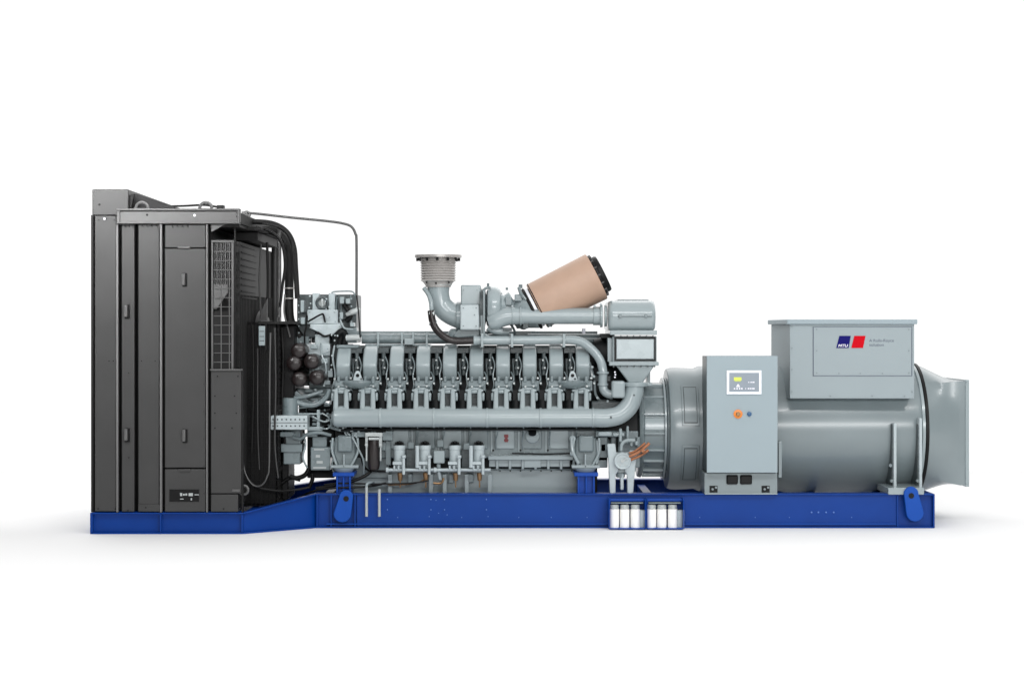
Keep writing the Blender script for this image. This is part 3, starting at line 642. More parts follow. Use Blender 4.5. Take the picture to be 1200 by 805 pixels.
b = B(); b.ptube([(728, 528, -.74), (729, 520, -.74), (735, 516, -.74), (744, 516, -.74)], 2.2, 10); b.ptube([(740, 545, -.74), (743, 540, -.74), (744, 552, -.74)], 1.2, 8); b.ptube([(700, 516, -.66), (701, 530, -.68), (699, 543, -.68)], 2, 10); b.ptube([(670, 513, -.7), (671, 528, -.72), (678, 543, -.72)], 1.9, 10); E(b, 'starter_line', 'lcast', bevel=0)
b = B(); b.lathe(W(671, 514, -.7), (0, -1, 0), [(-.05, R(3.6)), (0, R(3.6)), (.006, R(2.6))], 16); b.lathe(W(671, 531, -.7), (0, -1, 0), [(-.05, R(3)), (0.01, R(3)), (.016, R(2))], 16); E(b, 'line_flange', 'lcast', bevel=0)
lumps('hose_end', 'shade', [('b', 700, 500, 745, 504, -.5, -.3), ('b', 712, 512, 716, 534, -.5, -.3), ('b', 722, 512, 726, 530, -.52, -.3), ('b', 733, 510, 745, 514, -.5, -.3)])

# ---- scatter of small fittings along the head row and lower front so that the casting reads as machinery
random.seed(3)
b = B()
for i in range(60):
    px = random.uniform(440, 700); py = random.uniform(529, 534)
    b.bolts([(px, py)], -.555, random.uniform(.4, .9), .012, 8)
E(b, 'flange_bolt', 'lcast', bevel=0)
b = B()
for i in range(26):
    px = random.uniform(350, 392); py = random.uniform(455, 500); l = random.uniform(3, 9)
    if random.random() < .5: b.pb(px, py, px + l, py + random.uniform(2, 4), -.52 + random.uniform(-.06, .03), -.4)
    else: b.bolts([(px, py)], -.55, random.uniform(1, 2.2), .03, 10)
E(b, 'pump_fitting', 'cast', bevel=.004)
b = B()
for i in range(22):
    px = random.uniform(396, 440); py = random.uniform(500, 512)
    b.bolts([(px, py)], -.68, random.uniform(.8, 1.6), .03, 8)
E(b, 'housing_bolt', 'lcast', bevel=0)

b = B(); b.ptube([(436, 502.5, -.66), (560, 503, -.66), (705, 502.5, -.66)], 1.4, 8, 1); b.ptube([(600, 531, -.6), (640, 532, -.6), (668, 531, -.6)], .8, 8, 1); E(b, 'shade_cable', 'shade', bevel=0)  # added near-black cables, drawn as the dark shade line below the manifold
for px in (458, 489, 520, 551, 582, 613, 644, 675):
    b = B(); b.ptube([(px, 499, -.68), (px + 1, 507, -.64), (px - 1, 516, -.6), (px, 527, -.575)], .7, 7, 5); E(b, 'drain_line', 'cast', bevel=0)
# pipes and fittings packed round the front of the engine
b = B()
for P_ in ([(392, 405, -.45), (390, 420, -.5), (393, 440, -.52), (389, 456, -.52)], [(352, 400, -.42), (358, 412, -.46), (372, 416, -.46), (386, 412, -.46)],
           [(362, 456, -.5), (374, 462, -.55), (388, 460, -.55), (396, 452, -.55)], [(350, 478, -.56), (364, 476, -.58), (372, 470, -.58), (386, 474, -.58)],
           [(366, 488, -.6), (380, 494, -.62), (391, 491, -.62), (396, 502, -.62)], [(355, 508, -.6), (358, 520, -.62), (355, 536, -.62), (360, 548, -.6)],
           [(387, 516, -.62), (392, 530, -.64), (389, 545, -.62), (392, 556, -.6)], [(398, 372, -.44), (403, 384, -.46), (414, 386, -.46)],
           [(376, 402, -.44), (377, 416, -.46), (382, 430, -.48), (380, 452, -.5)], [(413, 512, -.72), (420, 526, -.72), (426, 540, -.7), (426, 560, -.62)]):
    b.ptube(P_, 1.1, 8, 6)
E(b, 'oil_line', 'lcast', bevel=0)
b = B()
for P_ in ([(396, 412, -.46), (394, 430, -.48), (397, 448, -.48)], [(384, 456, -.54), (390, 468, -.56), (387, 482, -.56)], [(354, 488, -.56), (356, 512, -.56), (350, 530, -.56)],
           [(400, 504, -.72), (420, 503, -.74), (452, 505, -.7)], [(423, 535, -.6), (430, 550, -.62), (452, 552, -.62)], [(340, 590, -.7), (372, 574, -.82), (430, 570, -.8), (452, 566, -.7)]):
    b.ptube(P_, 1.3, 8, 6)
E(b, 'wiring_cable', 'black', bevel=0)
random.seed(11)
b = B()
for i in range(30):
    px = random.uniform(364, 396); py = random.uniform(404, 476)
    b.bolts([(px, py)], random.uniform(-.55, -.45), random.uniform(.8, 1.7), .03, 10)
for i in range(24):
    px = random.uniform(362, 396); py = random.uniform(346, 400)
    b.bolts([(px, py)], -.45, random.uniform(.6, 1.2), .02, 8)
E(b, 'housing_bolt', 'bright', bevel=0)
b = B()
for (x_, y_, w_, h_) in ((398, 348, 5, 8), (405, 350, 5, 6), (398, 366, 4, 8), (410, 378, 5, 5), (352, 352, 4, 14), (352, 372, 5, 8), (364, 404, 8, 5), (376, 420, 8, 6), (366, 430, 8, 5), (384, 434, 6, 8), (378, 446, 9, 5), (372, 466, 8, 4), (384, 482, 6, 7)):
    b.pb(x_, y_, x_ + w_, y_ + h_, -.47, -.3)
E(b, 'pump_fitting', 'lcast', bevel=.006)
b = B()
for (x_, y_, w_, h_) in ((446, 518, 6, 10), (478, 518, 7, 8), (512, 515, 8, 9), (543, 519, 7, 8), (478, 556, 5, 10), (526, 556, 6, 10), (548, 556, 7, 9), (704, 520, 6, 9), (746, 512, 4, 12)):
    b.pb(x_, y_, x_ + w_, y_ + h_, -.62, -.5)
E(b, 'pump_fitting', 'cast', bevel=.006)

# ---- exhaust outlet and turbocharger ----
TY = -.3
b = B(); b.ptube([(514, 334, TY), (513.5, 345, TY), (517, 357, TY), (526, 366, TY), (540, 371, TY)], 13, 24, 8, radii=[13.2, 13, 12.6, 13, 15])
turbo = b.put('turbocharger', 'lcast', gen, bevel=0)
T = lambda b, nm, m, **k: b.put(nm, m, turbo, **k)
prof = [(R(0), R(19))]
top = W(513.5, 304, TY)
b = B(); pr = []
zz = 0
for i in range(9):
    pr += [(R(i * 2.9 + .0), R(19.8 if i else 21)), (R(i * 2.9 + 1.4), R(21.2 - i * .1)), (R(i * 2.9 + 2.3), R(19.4 - i * .1))]
pr += [(R(27), R(17)), (R(30.5), R(14.6)), (R(32), R(14.6))]
b.lathe(top, (0, 0, -1), [(-R(3), R(18))] + pr, 36); T(b, 'exhaust_bellows', 'bellow', bevel=0)
b = B(); b.lathe(W(513.5, 299, TY), (0, 0, -1), [(0, R(19)), (0, R(27)), (R(3), R(27)), (R(3.2), R(20)), (R(6), R(20))], 36, caps=False); T(b, 'exhaust_flange', 'bellow', bevel=0)
b = B()
for a in range(12): 
    c = Vector((R(24) * math.cos(a * PI / 6), R(24) * math.sin(a * PI / 6), 0)) + W(513.5, 302.5, TY); b.cyl(c, c - Vector((0, 0, .03)), .012, seg=6)
b.bolts([(500, 331), (511, 332), (526, 331)], TY - .125, 1.2, .02, 6)
T(b, 'flange_bolt', 'dark', bevel=0)
b = B(); b.cyl(W(514, 331.5, TY), W(514, 334.5, TY), R(15.4), seg=30); T(b, 'exhaust_clamp', 'steel', bevel=.003)
b = B(); b.ptube([(497, 322 + 16, TY - .06), (502, 345, TY - .1), (505, 354, TY - .14), (506, 366, TY - .16), (508, 378, TY - .16)], 2.6, 12, 6); T(b, 'drain_pipe', 'lcast', bevel=0)
b = B(); b.cyl(W(503, 367, TY - .16), W(509, 368, TY - .16), R(4)); b.cyl(W(504, 377, TY - .16), W(511, 380, TY - .16), R(4)); T(b, 'hose_clip', 'steel', bevel=0)
b = B(); b.ptube([(505, 364, TY - .16), (507, 377, TY - .17), (512, 387, TY - .18), (521, 395, TY - .2), (533, 399.5, TY - .2), (558, 399, TY - .2)], 4.2, 14, 8); T(b, 'drain_hose', 'brown', bevel=0, label='brown hose curving under the turbocharger')
b = B(); b.ptube([(556, 399, TY - .2), (640, 398.5, TY - .2), (662, 398.2, TY - .2), (679, 400, TY - .22), (692, 408, TY - .25), (702, 420, TY - .28), (706.5, 434, TY - .3), (706.5, 452, TY - .3), (710, 460, TY - .32), (719, 463, TY - .33)], 5.2, 16, 8); T(b, 'coolant_return_pipe', 'lcast', bevel=0)
b = B()
for px in (565, 600, 661): b.pb(px - 1.5, 391, px + 1.5, 407, TY - .27, TY - .1)
b.cyl(W(706.5, 435.5, TY - .3), W(706.5, 438, TY - .3), R(7)); b.cyl(W(706.5, 449, TY - .3), W(706.5, 452, TY - .3), R(6.2)); b.cyl(W(555, 399, TY - .2), W(559, 399, TY - .2), R(5.4))
T(b, 'pipe_clamp', 'lcast', bevel=.003)
# turbine housing
b = B(); b.pb(540, 334, 563.5, 358, TY - .1, TY + .3); T(b, 'turbine_housing', 'lcast', bevel=.014)
b = B(); b.pb(539, 357, 562, 387, TY - .16, TY + .3); T(b, 'heat_shield', 'bright', bevel=.014)
b = B(); b.prism([(537, 386), (563, 386), (562, 394), (536, 396), (530, 394)], TY - .1, TY + .3); b.lathe(W(533, 390, TY), (0, 0, -1), [(-.04, R(5)), (0, R(8)), (.05, R(9))], 16); T(b, 'turbine_foot', 'cast', bevel=.01)
b = B(); b.cyl(W(535, 371, TY), W(541, 371, TY), R(17)); T(b, 'turbine_flange', 'cast', bevel=.004)
b = B(); b.bolts([(543, 361), (543, 382), (558, 361), (558, 382), (556, 369), (543, 340), (559, 340)], TY - .16, .8, .01, 8); T(b, 'housing_bolt', 'cast', bevel=0)
b = B(); c = W(566, 361, TY); b.lathe(c, (1, 0, 0), [(-.03, R(22)), (.02, R(22)), (.03, R(16)), (.08, R(14)), (.09, R(19)), (.12, R(19))], 32); T(b, 'bearing_housing', 'dcast', bevel=0)
b = B(); b.pb(563, 362, 567, 392, TY - .17, TY); b.ptube([(566, 342, TY - .1), (569, 338, TY - .1), (575, 337, TY - .1)], 1.6, 8); b.pb(566, 341, 568.5, 400, TY - .2, TY - .16); b.ptube([(568, 392, TY - .15), (580, 398, TY - .15), (600, 396, TY - .15)], 2.5, 8); T(b, 'oil_feed', 'cast', bevel=.003)
b = B(); c = W(581, 361, TY); b.lathe(c, (1, 0, 0), [(-.09, R(19)), (-.075, R(23)), (-.04, R(25)), (.0, R(24.5)), (.04, R(22)), (.06, R(16)), (.1, R(14))], 36); T(b, 'compressor_housing', 'lcast', bevel=0)
b = B(); b.cyl(W(572, 336, TY), W(572, 332, TY), R(1.4), seg=8); b.cyl(W(594, 340, TY), W(594, 337, TY), R(1.4), seg=8); b.cyl(W(610, 338, TY), W(610, 333.5, TY), R(2.2), seg=8); b.bolts([(586, 352), (588, 344)], TY - .1, 1, .02); T(b, 'sensor', 'cast', bevel=0)
b = B(); b.ptube([(574, 378, TY - .14), (580, 376, TY - .15), (590, 372, TY - .15), (601, 370.5, TY - .15), (614, 370.3, TY - .15)], 11, 22, 6, radii=[9, 10.5, 10.6, 10, 10]); b.ptube([(572, 383, TY - .12), (582, 388, TY - .12), (597, 389, TY - .12)], 5, 14); T(b, 'compressor_outlet', 'lcast', bevel=0)
b = B(); b.ptube([(610, 370.3, TY - .15), (700, 370.3, TY - .15)], 9.6, 24, 1); T(b, 'charge_air_pipe', 'lcast', bevel=0)
b = B()
for a, c, r in ((600, 602, 11), (609, 611, 11), (695, 703, 10.6), (703, 706, 13), (708, 711, 12)): b.cyl(W(a, 370.3, TY - .15), W(c, 370.3, TY - .15), R(r), seg=28)
b.bolts([(697, 359), (704, 357)], TY - .2, 1.6, .02); T(b, 'pipe_sleeve', 'lcast', bevel=.003)
b = B(); b.ptube([(597, 378, TY - .12), (603, 388, TY - .12), (601, 397, TY - .1)], 1.4, 8); b.ptube([(604, 379, TY - .1), (613, 384, TY - .1), (619, 381, TY - .1)], 2.4, 8); b.pb(590, 384, 600, 388, TY - .2, TY - .1); b.pb(613, 379, 619, 385, TY - .18, TY - .08); b.prism([(603, 388), (628, 388), (612, 394), (600, 396)], TY - .1, TY); b.cyl(W(644, 380, TY - .15), W(644, 383, TY - .15), R(3), seg=10); T(b, 'pipe_support', 'dcast', bevel=0)
# intake housing and air filter
ax = (W(698, 324.5, TY) - W(629, 359, TY)).normalized()
b = B(); o = W(629, 359, TY)
b.lathe(o, ax, [(-R(32), R(13)), (-R(26), R(15)), (-R(12), R(22)), (-R(9), R(23.5)), (-R(7), R(23.5))], 36); b.ptube([(590, 361, TY), (598, 362, TY), (606, 366, TY)], 12, 20); b.lathe(W(597, 352, TY), ax, [(-R(5), R(8)), (R(3), R(9)), (R(4), R(7))], 20); T(b, 'air_intake_horn', 'lcast', bevel=0)
b = B(); b.lathe(o, ax, [(0, R(26.5)), (R(.8), R(27.6)), (R(76), R(28.6)), (R(77), R(28))], 64)
af = b.put('air_filter', 'copper', gen, bevel=0, label='tan cylindrical air filter tilted upward')
b = B(); b.lathe(o, ax, [(-R(8), R(24.5)), (-R(6.5), R(25.6)), (-R(5), R(25.6)), (-R(4), R(23)), (0, R(23)), (R(1), R(27.9)), (R(2), R(28.1))], 48); b.put('filter_clamp', 'dark', af, bevel=0)
b = B(); b.lathe(o, ax, [(-R(4.5), R(23.8)), (-R(1.2), R(24))], 48); b.put('filter_neck', 'bezel', af, bevel=0)
b = B(); b.lathe(o, ax, [(R(76.8), R(23)), (R(78), R(24.8)), (R(80), R(24.6)), (R(81), R(22)), (R(84), R(22)), (R(86), R(21)), (R(86), R(12)), (R(84), R(11))], 48); b.put('filter_end_cap', 'black', af, bevel=0)
b = B()
for k in range(16):
    a = k * PI / 8; u = ax.cross(Vector((0, 1, 0))).normalized(); v = ax.cross(u); q = o + ax * R(79) + (u * math.cos(a) + v * math.sin(a)) * R(24.8)
    b.cyl(q - ax * .015, q + ax * .015, .008, seg=6)
b.put('end_cap_clip', 'radl', af, bevel=0)
b = B(); b.ptube([(608, 337, TY - .1), (611, 345, TY - .15), (617, 352, TY - .17)], 2.2, 8); b.pb(603, 345, 612, 353, TY - .15, TY); b.pb(592, 348, 600, 358, TY - .12, TY); T(b, 'intake_sensor', 'cast', bevel=.01)

# ---- charge air cooler ----
KY = -.62
b = B(); b.pb(717.5, 394, 769.5, 425, KY, .3)
cool = b.put('charge_air_cooler', 'cast', gen, bevel=.006)
K = lambda b, nm, m, **k: b.put(nm, m, cool, **k)
b = B(); b.pb(722.5, 397.5, 766, 420.5, KY - .015, KY + .02); K(b, 'side_panel', 'bright', bevel=.006)
b = B(); b.pb(720, 395, 768.5, 397, KY - .006, KY); b.pb(720, 421.2, 768.5, 423, KY - .006, KY); b.pb(766.7, 397, 768.5, 421, KY - .006, KY); b.pb(720, 397, 722, 421, KY - .006, KY); K(b, 'panel_gasket', 'black', bevel=0)
b = B(); b.pb(715, 387, 770, 392.5, KY - .03, .32); b.pb(714, 424, 772, 428.5, KY - .03, .32); b.pb(712, 396, 717.5, 424, KY + .05, .3); K(b, 'cooler_flange', 'lcast', bevel=.005)
b = B(); b.bolts([(720 + 7.5 * i, 394) for i in range(7)] + [(719 + 8 * i, 429.3) for i in range(7)], KY - .02, 1.1, .02); K(b, 'flange_bolt', 'dcast', bevel=0)
b = B(); n = 10
def rr(x0, x1, y0, y1, r): 
    out = []
    for cx_, cy_, a0 in ((x1 - r, y0 + r, 0), (x0 + r, y0 + r, 90), (x0 + r, y1 - r, 180), (x1 - r, y1 - r, 270)):
        for k in range(6):
            a = math.radians(a0 + 18 * k); out.append((cx_ + r * math.cos(a), cy_ - r * math.sin(a)))
    return out
b.xprism(713, 768.5, [(KY + .12, 352.5), (KY + .04, 356), (KY - .02, 364), (KY - .03, 372), (KY, 382), (KY + .03, 388), (.3, 388), (.35, 370), (.25, 354)], KY)
K(b, 'cooler_hood', 'lcast', bevel=.04, seg=4)
b = B(); b.pb(724, 351, 760, 355, KY + .2, .1); b.pb(724, 369.6, 764, 371, KY - .045, KY); b.bolts([(727, 370.3), (757, 370.3)], KY - .03, 2.2, .02, 12); b.pb(726, 356, 741, 384, KY - .01, KY + .1) if 0 else None; K(b, 'hood_bar', 'cast', bevel=.004)
b = B(); b.hexa([W(722, 428.5, KY), W(767, 428.5, KY), W(753, 449, KY + .02), W(737, 449, KY + .02), (X(722, KY), .2, Z(428.5, KY)), (X(767, KY), .2, Z(428.5, KY)), (X(753, KY), -.4, Z(449, KY)), (X(737, KY), -.4, Z(449, KY))]); K(b, 'cooler_funnel', 'lcast', bevel=.012)
b = B(); b.cyl(W(744.5, 448, -.64), W(744.5, 452.5, -.64), R(14), seg=28); b.pb(733, 448.5, 764, 452, -.62, -.3); b.pb(758, 430, 762, 449, -.3, -.1); K(b, 'funnel_flange', 'lcast', bevel=.004)
b = B(); b.pb(717, 446.5, 732.5, 466.5, -.76, -.56); K(b, 'sensor_box', 'lcast', bevel=.02)
b = B(); b.bolts([(721, 439), (720.5, 442), (720.5, 436)], KY - .01, 1.1, .02); b.cyl(W(684, 391, -.3), W(684, 385, -.3), R(2)); K(b, 'cooler_bolt', 'wtext', bevel=0)
b = B(); b.lathe(W(708, 415, -.3), (1, 0, 0), [(-.1, R(17)), (-.02, R(20)), (.08, R(20))], 28); b.pb(705, 391, 718, 396, -.5, 0); K(b, 'cooler_end', 'shade', bevel=0)
b = B(); b.prism([(668, 393), (676, 388), (696, 392), (706, 402), (708, 440), (700, 440), (690, 408), (676, 396)], -.1, .2); b.pb(695, 440, 716, 480, -.45, .2); b.pb(700, 468, 722, 478, -.55, -.3); b.pb(693, 470, 733, 481, -.6, -.2); K(b, 'rear_housing', 'dcast', bevel=.01)
b = B(); b.ptube([(690, 425, -.4), (694, 440, -.42), (696, 455, -.42), (704, 470, -.44), (722, 473, -.5)], 2.6, 10); b.ptube([(697, 446, -.5), (698, 462, -.5), (706, 472, -.52)], 1.5, 8); b.bolts([(694, 430), (696, 441), (700, 466), (712, 470), (724, 476)], -.6, 1.5, .02, 8); K(b, 'rear_pipe', 'lcast', bevel=0)

# ================= flywheel housing and alternator =================
AZ = .885; AR = .63
def xa(px): return X(px, 0)
b = B()
b.lathe((0, 0, AZ), (1, 0, 0), [(xa(832), .585), (xa(905), .6), (xa(920), AR), (xa(1060), AR), (xa(1066), AR - .01)], 96)
alt = b.put('alternator', 'paint', gen, bevel=0)
A = lambda b, nm, m, **k: b.put(nm, m, alt, **k)
b = B(); b.lathe((0, 0, AZ), (1, 0, 0), [(xa(744), .4), (xa(746), .47), (xa(750), .48), (xa(752), .455), (xa(776), .455), (xa(778), .5), (xa(781), .5)], 72); A(b, 'flywheel_housing', 'cast', bevel=.004)
for a in (1.15, .75, .34, -.05, -.41, -.68, -.98, -1.3):
    b = B(); b.patch(0, 0, AZ, .45, .482, xa(751), xa(778), a - .013, a + .013, 2); A(b, 'housing_rib', 'lcast', bevel=.003)
b = B(); b.patch(0, 0, AZ, .45, .462, xa(752), xa(777), .02, .27, 4); A(b, 'housing_band', 'lcast', bevel=.004)
b = B(); b.lathe((0, 0, AZ), (1, 0, 0), [(xa(774), .45), (xa(774.5), .5), (xa(777), .5)], 72); A(b, 'housing_flange', 'lcast', bevel=.003)
b = B(); b.lathe((0, 0, AZ), (1, 0, 0), [(xa(779), .5), (xa(780), .585), (xa(785), .598), (xa(791), .6), (xa(812), .592), (xa(818), .615), (xa(829), .615)], 96); A(b, 'bell_housing', 'paint', bevel=.004)
for a0, a1 in ((.1, .8), (-.92, -.22)):
    b = B(); b.patch(0, 0, AZ, .59, .611, xa(793), xa(812.5), a0, a1, 10)
    A(b, 'bell_window_frame', 'paint', bevel=.003)
    b = B(); b.patch(0, 0, AZ, .6, .6125, xa(795.2), xa(810.3), a0 + .035, a1 - .035, 10); A(b, 'bell_window', 'dcast', bevel=.0)
    b = B(); b.patch(0, 0, AZ, .605, .6145, xa(796.0), xa(809.7), a0 + .05, a1 - .05, 10); A(b, 'bell_window_cover', 'paint', bevel=.002)
# rear rings and discharge hood
b = B(); b.lathe((0, 0, AZ), (1, 0, 0), [(xa(1064.5), AR), (xa(1065), AR + .008), (xa(1068), AR + .008), (xa(1068.5), AR)], 96); A(b, 'end_ring', 'lcast', bevel=0)
b = B(); b.lathe((0, 0, AZ), (1, 0, 0), [(xa(1068.5), AR), (xa(1069), AR + .014), (xa(1072), AR + .014), (xa(1072.5), AR)], 96); A(b, 'seal_ring', 'black', bevel=0)
b = B(); n = 64; rings = []
x0, x1 = xa(1072), X(1133, -.5); hw = .5; zc = Z(507.5, -.5)
for t in (0, .04, .12, .2, .3, .4, .5, .6, .7, .78, .85, 1.0):
    rg = []
    for k in range(n):
        a = 2 * PI * k / n; c, s_ = math.cos(a), math.sin(a); m = max(abs(c), abs(s_))
        circ = Vector((0, c * (AR), s_ * (AR) + AZ)); sq = Vector((0, c / m * hw, s_ / m * hw + zc))
        tt = min(1, t / .85); q = circ.lerp(sq, tt * tt * (3 - 2 * tt) * .35 + tt * .65); q.x = x0 + (x1 - x0) * t; rg.append(q)
    rings.append(rg)
b.sweep(rings, caps=False); A(b, 'discharge_hood', 'paint', bevel=0)
b = B(); 
for (ya, yb, za, zb_) in ((-hw - .012, hw + .012, zc + hw - .01, zc + hw + .012), (-hw - .012, hw + .012, zc - hw - .012, zc - hw + .01), (-hw - .012, -hw + .01, zc - hw + .011, zc + hw - .011), (hw - .01, hw + .012, zc - hw + .011, zc + hw - .011)):
    b.box(x1 - .015, x1 + .02, ya, yb, za, zb_)
A(b, 'hood_flange', 'lcast', bevel=.003)
b = B(); b.box(x1 - .06, x1 - .05, -hw + .015, hw - .015, zc - hw + .015, zc + hw - .015); A(b, 'hood_screen', 'shade', bevel=0)
# support posts
for px in (1049.5, 1079.5):
    b = B(); b.pb(px - 2.2, 496 if px < 1060 else 490, px + 1.2, 572, -.72, -.4); A(b, 'support_post', 'bright', bevel=.004)
    b = B(); b.pb(px - 5, 497, px - 2.2, 572, -.66, -.4); A(b, 'post_flange', 'dcast', bevel=.003)
b = B(); b.pb(1041, 571.5, 1083, 579.5, -.92, -.4); A(b, 'support_foot', 'lcast', bevel=.005)
b = B(); b.bolts([(1043, 545), (1044.5, 563), (1075, 563), (1062, 571)], -.68, 2, .03, 8); A(b, 'foot_bolt', 'cast', bevel=0)
b = B(); b.pb(1041, 571.5, 1083, 579.5, .4, .92); b.pb(840, 571, 905, 578, .4, .9); A(b, 'support_foot', 'lcast', bevel=.005)
b = B(); b.pb(912, 517, 916.5, 560, -.62, -.56); A(b, 'conduit_cover', 'lcast', bevel=.008)
b = B(); b.pb(911, 519, 912.4, 556, -.62, -.55); A(b, 'conduit_gasket', 'shade', bevel=0)

# ---- terminal box ----
BY = -.75
b = B(); b.pb(925.5, 379, 1071.5, 467, BY, .5)
tb = b.put('terminal_box', 'box', gen, bevel=.006)
T2 = lambda b, nm, m, **k: b.put(nm, m, tb, **k)
b = B(); b.box(X(924, BY) - .02, X(1074.5, BY), BY - .03, .53, Z(380, BY), Z(374.3, BY)); T2(b, 'box_lid', 'cab', bevel=.008)
b = B(); b.pb(953.5, 383.5, 1068, 440, BY - .008, BY + .01); T2(b, 'access_panel', 'box', bevel=.002)
b = B()
for a, y0, c, y1 in ((953, 383, 1068.5, 383.8), (953, 439.8, 1068.5, 440.6), (952.6, 383, 953.3, 440.6), (1068.3, 383, 1069, 440.6)): b.pb(a, y0, c, y1, BY - .005, BY)
T2(b, 'panel_seam', 'gtext', bevel=0)
b = B(); b.bolts([(957, 386), (1065, 386), (957, 437), (1065, 437), (957, 411), (1065, 411), (983, 437.5), (1008, 437.5), (1034, 437.5), (928, 383), (928, 408), (928, 433), (928, 459), (1069, 459), (973, 464), (1022, 464), (1060, 464)], BY - .008, .8, .005, 8); T2(b, 'box_screw', 'paint', bevel=0)
b = B(); b.prism([(983.7, 393.6), (997, 393.6), (994.6, 407.8), (980, 407.8)], BY - .012, BY - .007); T2(b, 'emblem', 'navy', bevel=0)
b = B(); b.prism([(1001.2, 393.6), (1014.3, 393.6), (1011.4, 407.8), (997.6, 407.8)], BY - .012, BY - .007); T2(b, 'emblem', 'red', bevel=0, label='red slanted half of the emblem')
def text(s, px, py, hpx, Y, m, parent, w=None, shear=0., nm='lettering', bold=0.):
    cu = bpy.data.curves.new(nm, 'FONT'); cu.body = s; cu.size = 1; cu.extrude = .0; cu.shear = shear; cu.offset = bold
    t = bpy.data.objects.new('t', cu); C.objects.link(t); bpy.context.view_layer.update()
    me = bpy.data.meshes.new_from_object(t.evaluated_get(bpy.context.evaluated_depsgraph_get())); me.name = nm
    bpy.data.objects.remove(t); me.materials.clear(); me.materials.append(M[m])
    o = bpy.data.objects.new(nm, me); C.objects.link(o); o.parent = parent
    xs_ = [v.co.x for v in me.vertices]; d = Vector((max(xs_) - min(xs_), 0, 0))
    k = R(hpx, Y) / .72; kx = (R(w, Y) / max(d.x, 1e-3)) if w else k
    o.scale = (kx, k, 1); o.rotation_euler = (PI / 2, 0, 0); o.location = W(px, py, Y)
    return o
text('MTU', 982, 406.6, 3.2, BY - .0135, 'wtext', tb, w=11.5, shear=.2, bold=.02)
text('A Rolls-Royce', 1018.5, 400.6, 3.4, BY - .0105, 'gtext', tb, w=29)
text('solution', 1018.5, 405.6, 3.4, BY - .0105, 'gtext', tb, w=17)

# ---- control cabinet ----
CY = -1.0
b = B(); b.pb(828.5, 417.5, 911, 553.5, CY + .03, -.54)
cb = b.put('control_cabinet', 'dcast', gen, bevel=.006)
K2 = lambda b, nm, m, **k: b.put(nm, m, cb, **k)
b = B(); b.pb(828.3, 417, 911.3, 553.8, CY, CY + .028); K2(b, 'cabinet_door', 'cab', bevel=.005)
b = B(); b.pb(851.5, 434, 892.5, 462, CY - .015, CY); K2(b, 'screen_bezel', 'bezel', bevel=.004)
b = B(); b.pb(854.6, 436.8, 889.6, 459, CY - .017, CY - .013); K2(b, 'screen', 'screen', bevel=0)
b = B(); b.pb(860, 442, 869, 445.8, CY - .0195, CY - .0165); b.pb(861, 446.2, 868, 446.9, CY - .0195, CY - .0165); K2(b, 'screen_print', 'lime', bevel=0)
b = B()
b.prism([(864.5, 450), (865.5, 450), (867.5, 453.5), (862.5, 453.5)], CY - .0195, CY - .0165)
for x in (860, 863, 866, 868.6): b.pb(x, 454.5, x + 1.6, 456.2, CY - .0195, CY - .0165)
for x, w_ in ((877, 1), (879.5, 1.4), (881.6, 2.6)): b.pb(x, 447.2, x + w_, 448.6, CY - .0195, CY - .0165)
for x, w_ in ((873.5, .8), (876.3, 2), (879, 1.7), (881.4, 3)): b.pb(x, 454.6, x + w_, 456, CY - .0195, CY - .0165)
K2(b, 'screen_print', 'wtext', bevel=0)
b = B(); c = W(864.8, 485, CY); b.lathe(c, (0, -1, 0), [(-.005, R(5)), (.008, R(5)), (.01, R(4.2))], 24); K2(b, 'button_ring', 'orange', bevel=0)
b = B(); b.lathe(c + Vector((0, -.01, 0)), (0, -1, 0), [(-.005, R(2.4)), (.02, R(2.4)), (.024, R(1.8))], 16); K2(b, 'stop_button', 'brass', bevel=0)
b = B(); c = W(878, 485, CY); b.lathe(c, (0, -1, 0), [(-.005, R(2.6)), (.014, R(2.5)), (.018, R(1.8))], 20); K2(b, 'key_switch', 'bbutton', bevel=0)
b = B(); b.pb(825.5, 554, 911, 578.5, CY + .08, -.54); K2(b, 'cabinet_stand', 'paint', bevel=.005)
b = B(); b.pb(851.5, 556.5, 865, 567.5, CY + .06, CY + .1); K2(b, 'cable_gland', 'black', bevel=.012)
b = B(); b.pb(867.5, 556.5, 881.5, 567.5, CY + .06, CY + .1); K2(b, 'cable_gland', 'black', bevel=.012)
b = B()
for px in (836, 897): b.pb(px - 4.5, 569, px + 5, 577, CY + .076, CY + .1)
K2(b, 'stand_cutout', 'shade', bevel=.003)
b = B(); b.bolts([(835, 573), (839, 571), (896, 573), (900, 571)], CY + .074, 1.4, .01, 8); K2(b, 'stand_bolt', 'paint', bevel=0)
b = B(); b.pb(826, 578, 911, 579.2, CY + .06, -.5); K2(b, 'stand_foot', 'lcast', bevel=0)

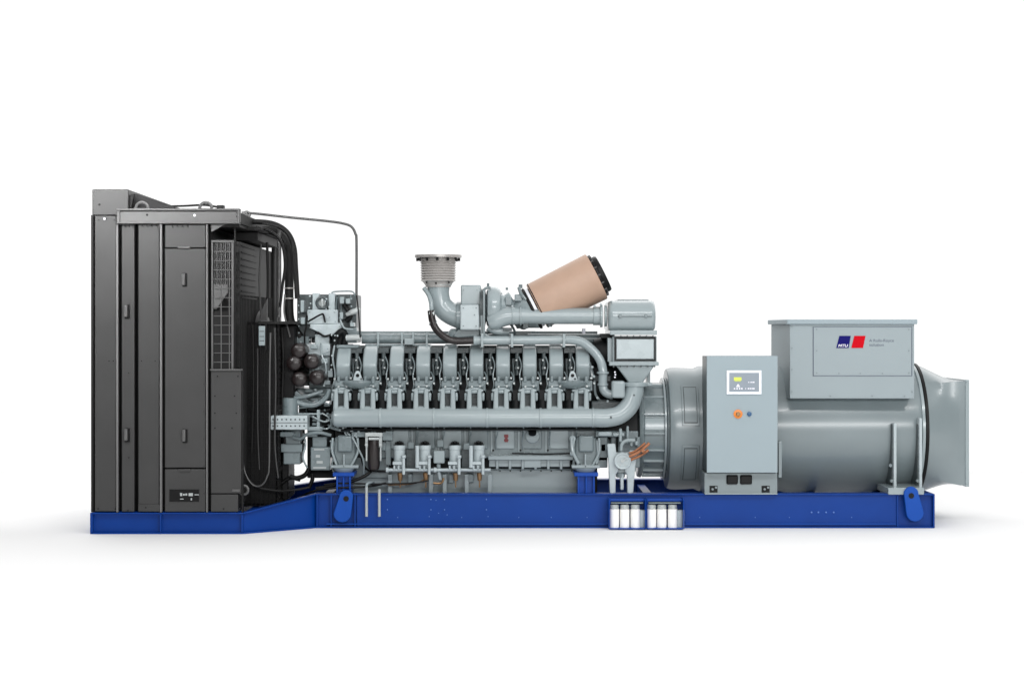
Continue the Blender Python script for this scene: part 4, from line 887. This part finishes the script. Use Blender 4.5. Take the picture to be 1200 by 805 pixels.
# ---- white filter canisters in cages on the near rail ----
b = B(); FY = RN - .17
for x0, x1_ in ((714.5, 756), (758.5, 800.5)):
    b.pb(x0, 584.3, x1_, 587.2, FY + .1, RN)
    for x in (x0, x1_ - 1): b.pb(x, 586, x + 1, 619.5, FY + .1, FY + .115); b.pb(x, 586, x + 1, 619.5, RN - .03, RN - .01)
    b.pb(x0, 618.6, x1_, 619.8, FY + .0, RN)
    b.pb(x0 + 1, 588, x1_ - 1, 589, RN - .02, RN - .01)
    b.pb(x0 - .8, 584.3, x0 - .1, 619.6, FY + .0, RN); b.pb(x1_ + .2, 584.3, x1_ + .9, 619.6, FY + .0, RN)
cage = b.put('filter_cage', 'lblue', gen, bevel=.002)
for k, px in enumerate((720, 732, 744.4, 763.5, 775.5, 788)):
    b = B(); r = 5.3
    b.lathe(W(px, 596, FY + .07), (0, 0, -1), [(0, R(r * .85)), (R(.5), R(r)), (R(21.5), R(r)), (R(22.2), R(r * .9))], 22); b.put('filter_canister', 'white', cage, bevel=0)
    b = B(); b.lathe(W(px, 591, FY + .07), (0, 0, -1), [(0, R(4)), (R(1), R(5)), (R(4), R(5)), (R(4.8), R(4))], 18); b.put('canister_head', 'steel', cage, bevel=0)
for px in (752.5, 796.5):
    b = B(); b.lathe(W(px, 597, RN - .06), (0, 0, -1), [(0, R(4)), (R(.5), R(5)), (R(20), R(5))], 22); b.put('filter_canister', 'bright', cage, bevel=0)
b = B()
for x0, x1_ in ((716, 754), (760, 798)):
    b.pb(x0, 588.5, x1_, 590, FY + .06, FY + .12)
b.put('canister_bracket', 'cast', cage, bevel=.003)
b = B(); b.pb(712.5, 584, 715, 620, RN - .03, RN); b.pb(800.5, 586, 802.5, 620, RN - .03, RN); b.bolts([(711, 598), (711, 612), (804, 600), (804, 612)], RN - .01, .9, .01); b.put('cage_bracket', 'blue', cage, bevel=.002)

# ================= camera, light, world =================
cam = bpy.data.objects.new('camera', bpy.data.cameras.new('camera')); C.objects.link(cam)
cam.location = (0, -D, H); cam.rotation_euler = (PI / 2, 0, 0)
cam.data.sensor_width = 36; cam.data.lens = F / 1200 * 36; cam.data.shift_y = -17.5 / 1200
cam.data.clip_end = 500
sc.camera = cam
w = bpy.data.worlds.new('World'); sc.world = w; w.use_nodes = True
nt = w.node_tree; bg = nt.nodes['Background']
tc = nt.nodes.new('ShaderNodeTexCoord'); sx = nt.nodes.new('ShaderNodeSeparateXYZ')
nt.links.new(tc.outputs['Generated'], sx.inputs[0])
# studio: white cyclorama behind, dark room behind the camera
mr = nt.nodes.new('ShaderNodeMapRange'); mr.interpolation_type = 'SMOOTHSTEP'
mr.inputs['From Min'].default_value = .2; mr.inputs['From Max'].default_value = .88; mr.inputs['To Min'].default_value = .08; mr.inputs['To Max'].default_value = 1.1
nt.links.new(sx.outputs['Y'], mr.inputs['Value'])
nt.links.new(mr.outputs['Result'], bg.inputs['Strength']); bg.inputs['Color'].default_value = (1, 1, 1, 1)
def area(nm, loc, tgt, sx_, sy_, e):
    l = bpy.data.lights.new(nm, 'AREA'); l.shape = 'RECTANGLE'; l.size = sx_; l.size_y = sy_; l.energy = e
    o = bpy.data.objects.new(nm, l); C.objects.link(o); o.location = loc
    o.rotation_euler = (Vector(tgt) - Vector(loc)).to_track_quat('-Z', 'Y').to_euler(); return o
area('front_softbox', (4.5, -20, 4.4), (.5, 0, 1.0), 14, 1.8, 1500)
area('strip_light', (3, -10, 8.5), (1, 0, 1.2), 11, .6, 620)
hs = area('added_radiator_lamp', (-4.2, -4.9, 4.5), (-4.1, -1.4, 2.9), 2.2, .5, 45); hs.data.spread = math.radians(55)  # added lamp out of view, brightens the radiator's upper panels
area('overhead_softbox', (0, 5, 9), (0, 5, 0), 54, 28, 4120)
sc.view_settings.view_transform = 'Standard'; sc.view_settings.look = 'None'; sc.view_settings.exposure = 0
sc.cycles.use_denoising = True
sc.cycles.max_bounces = 6
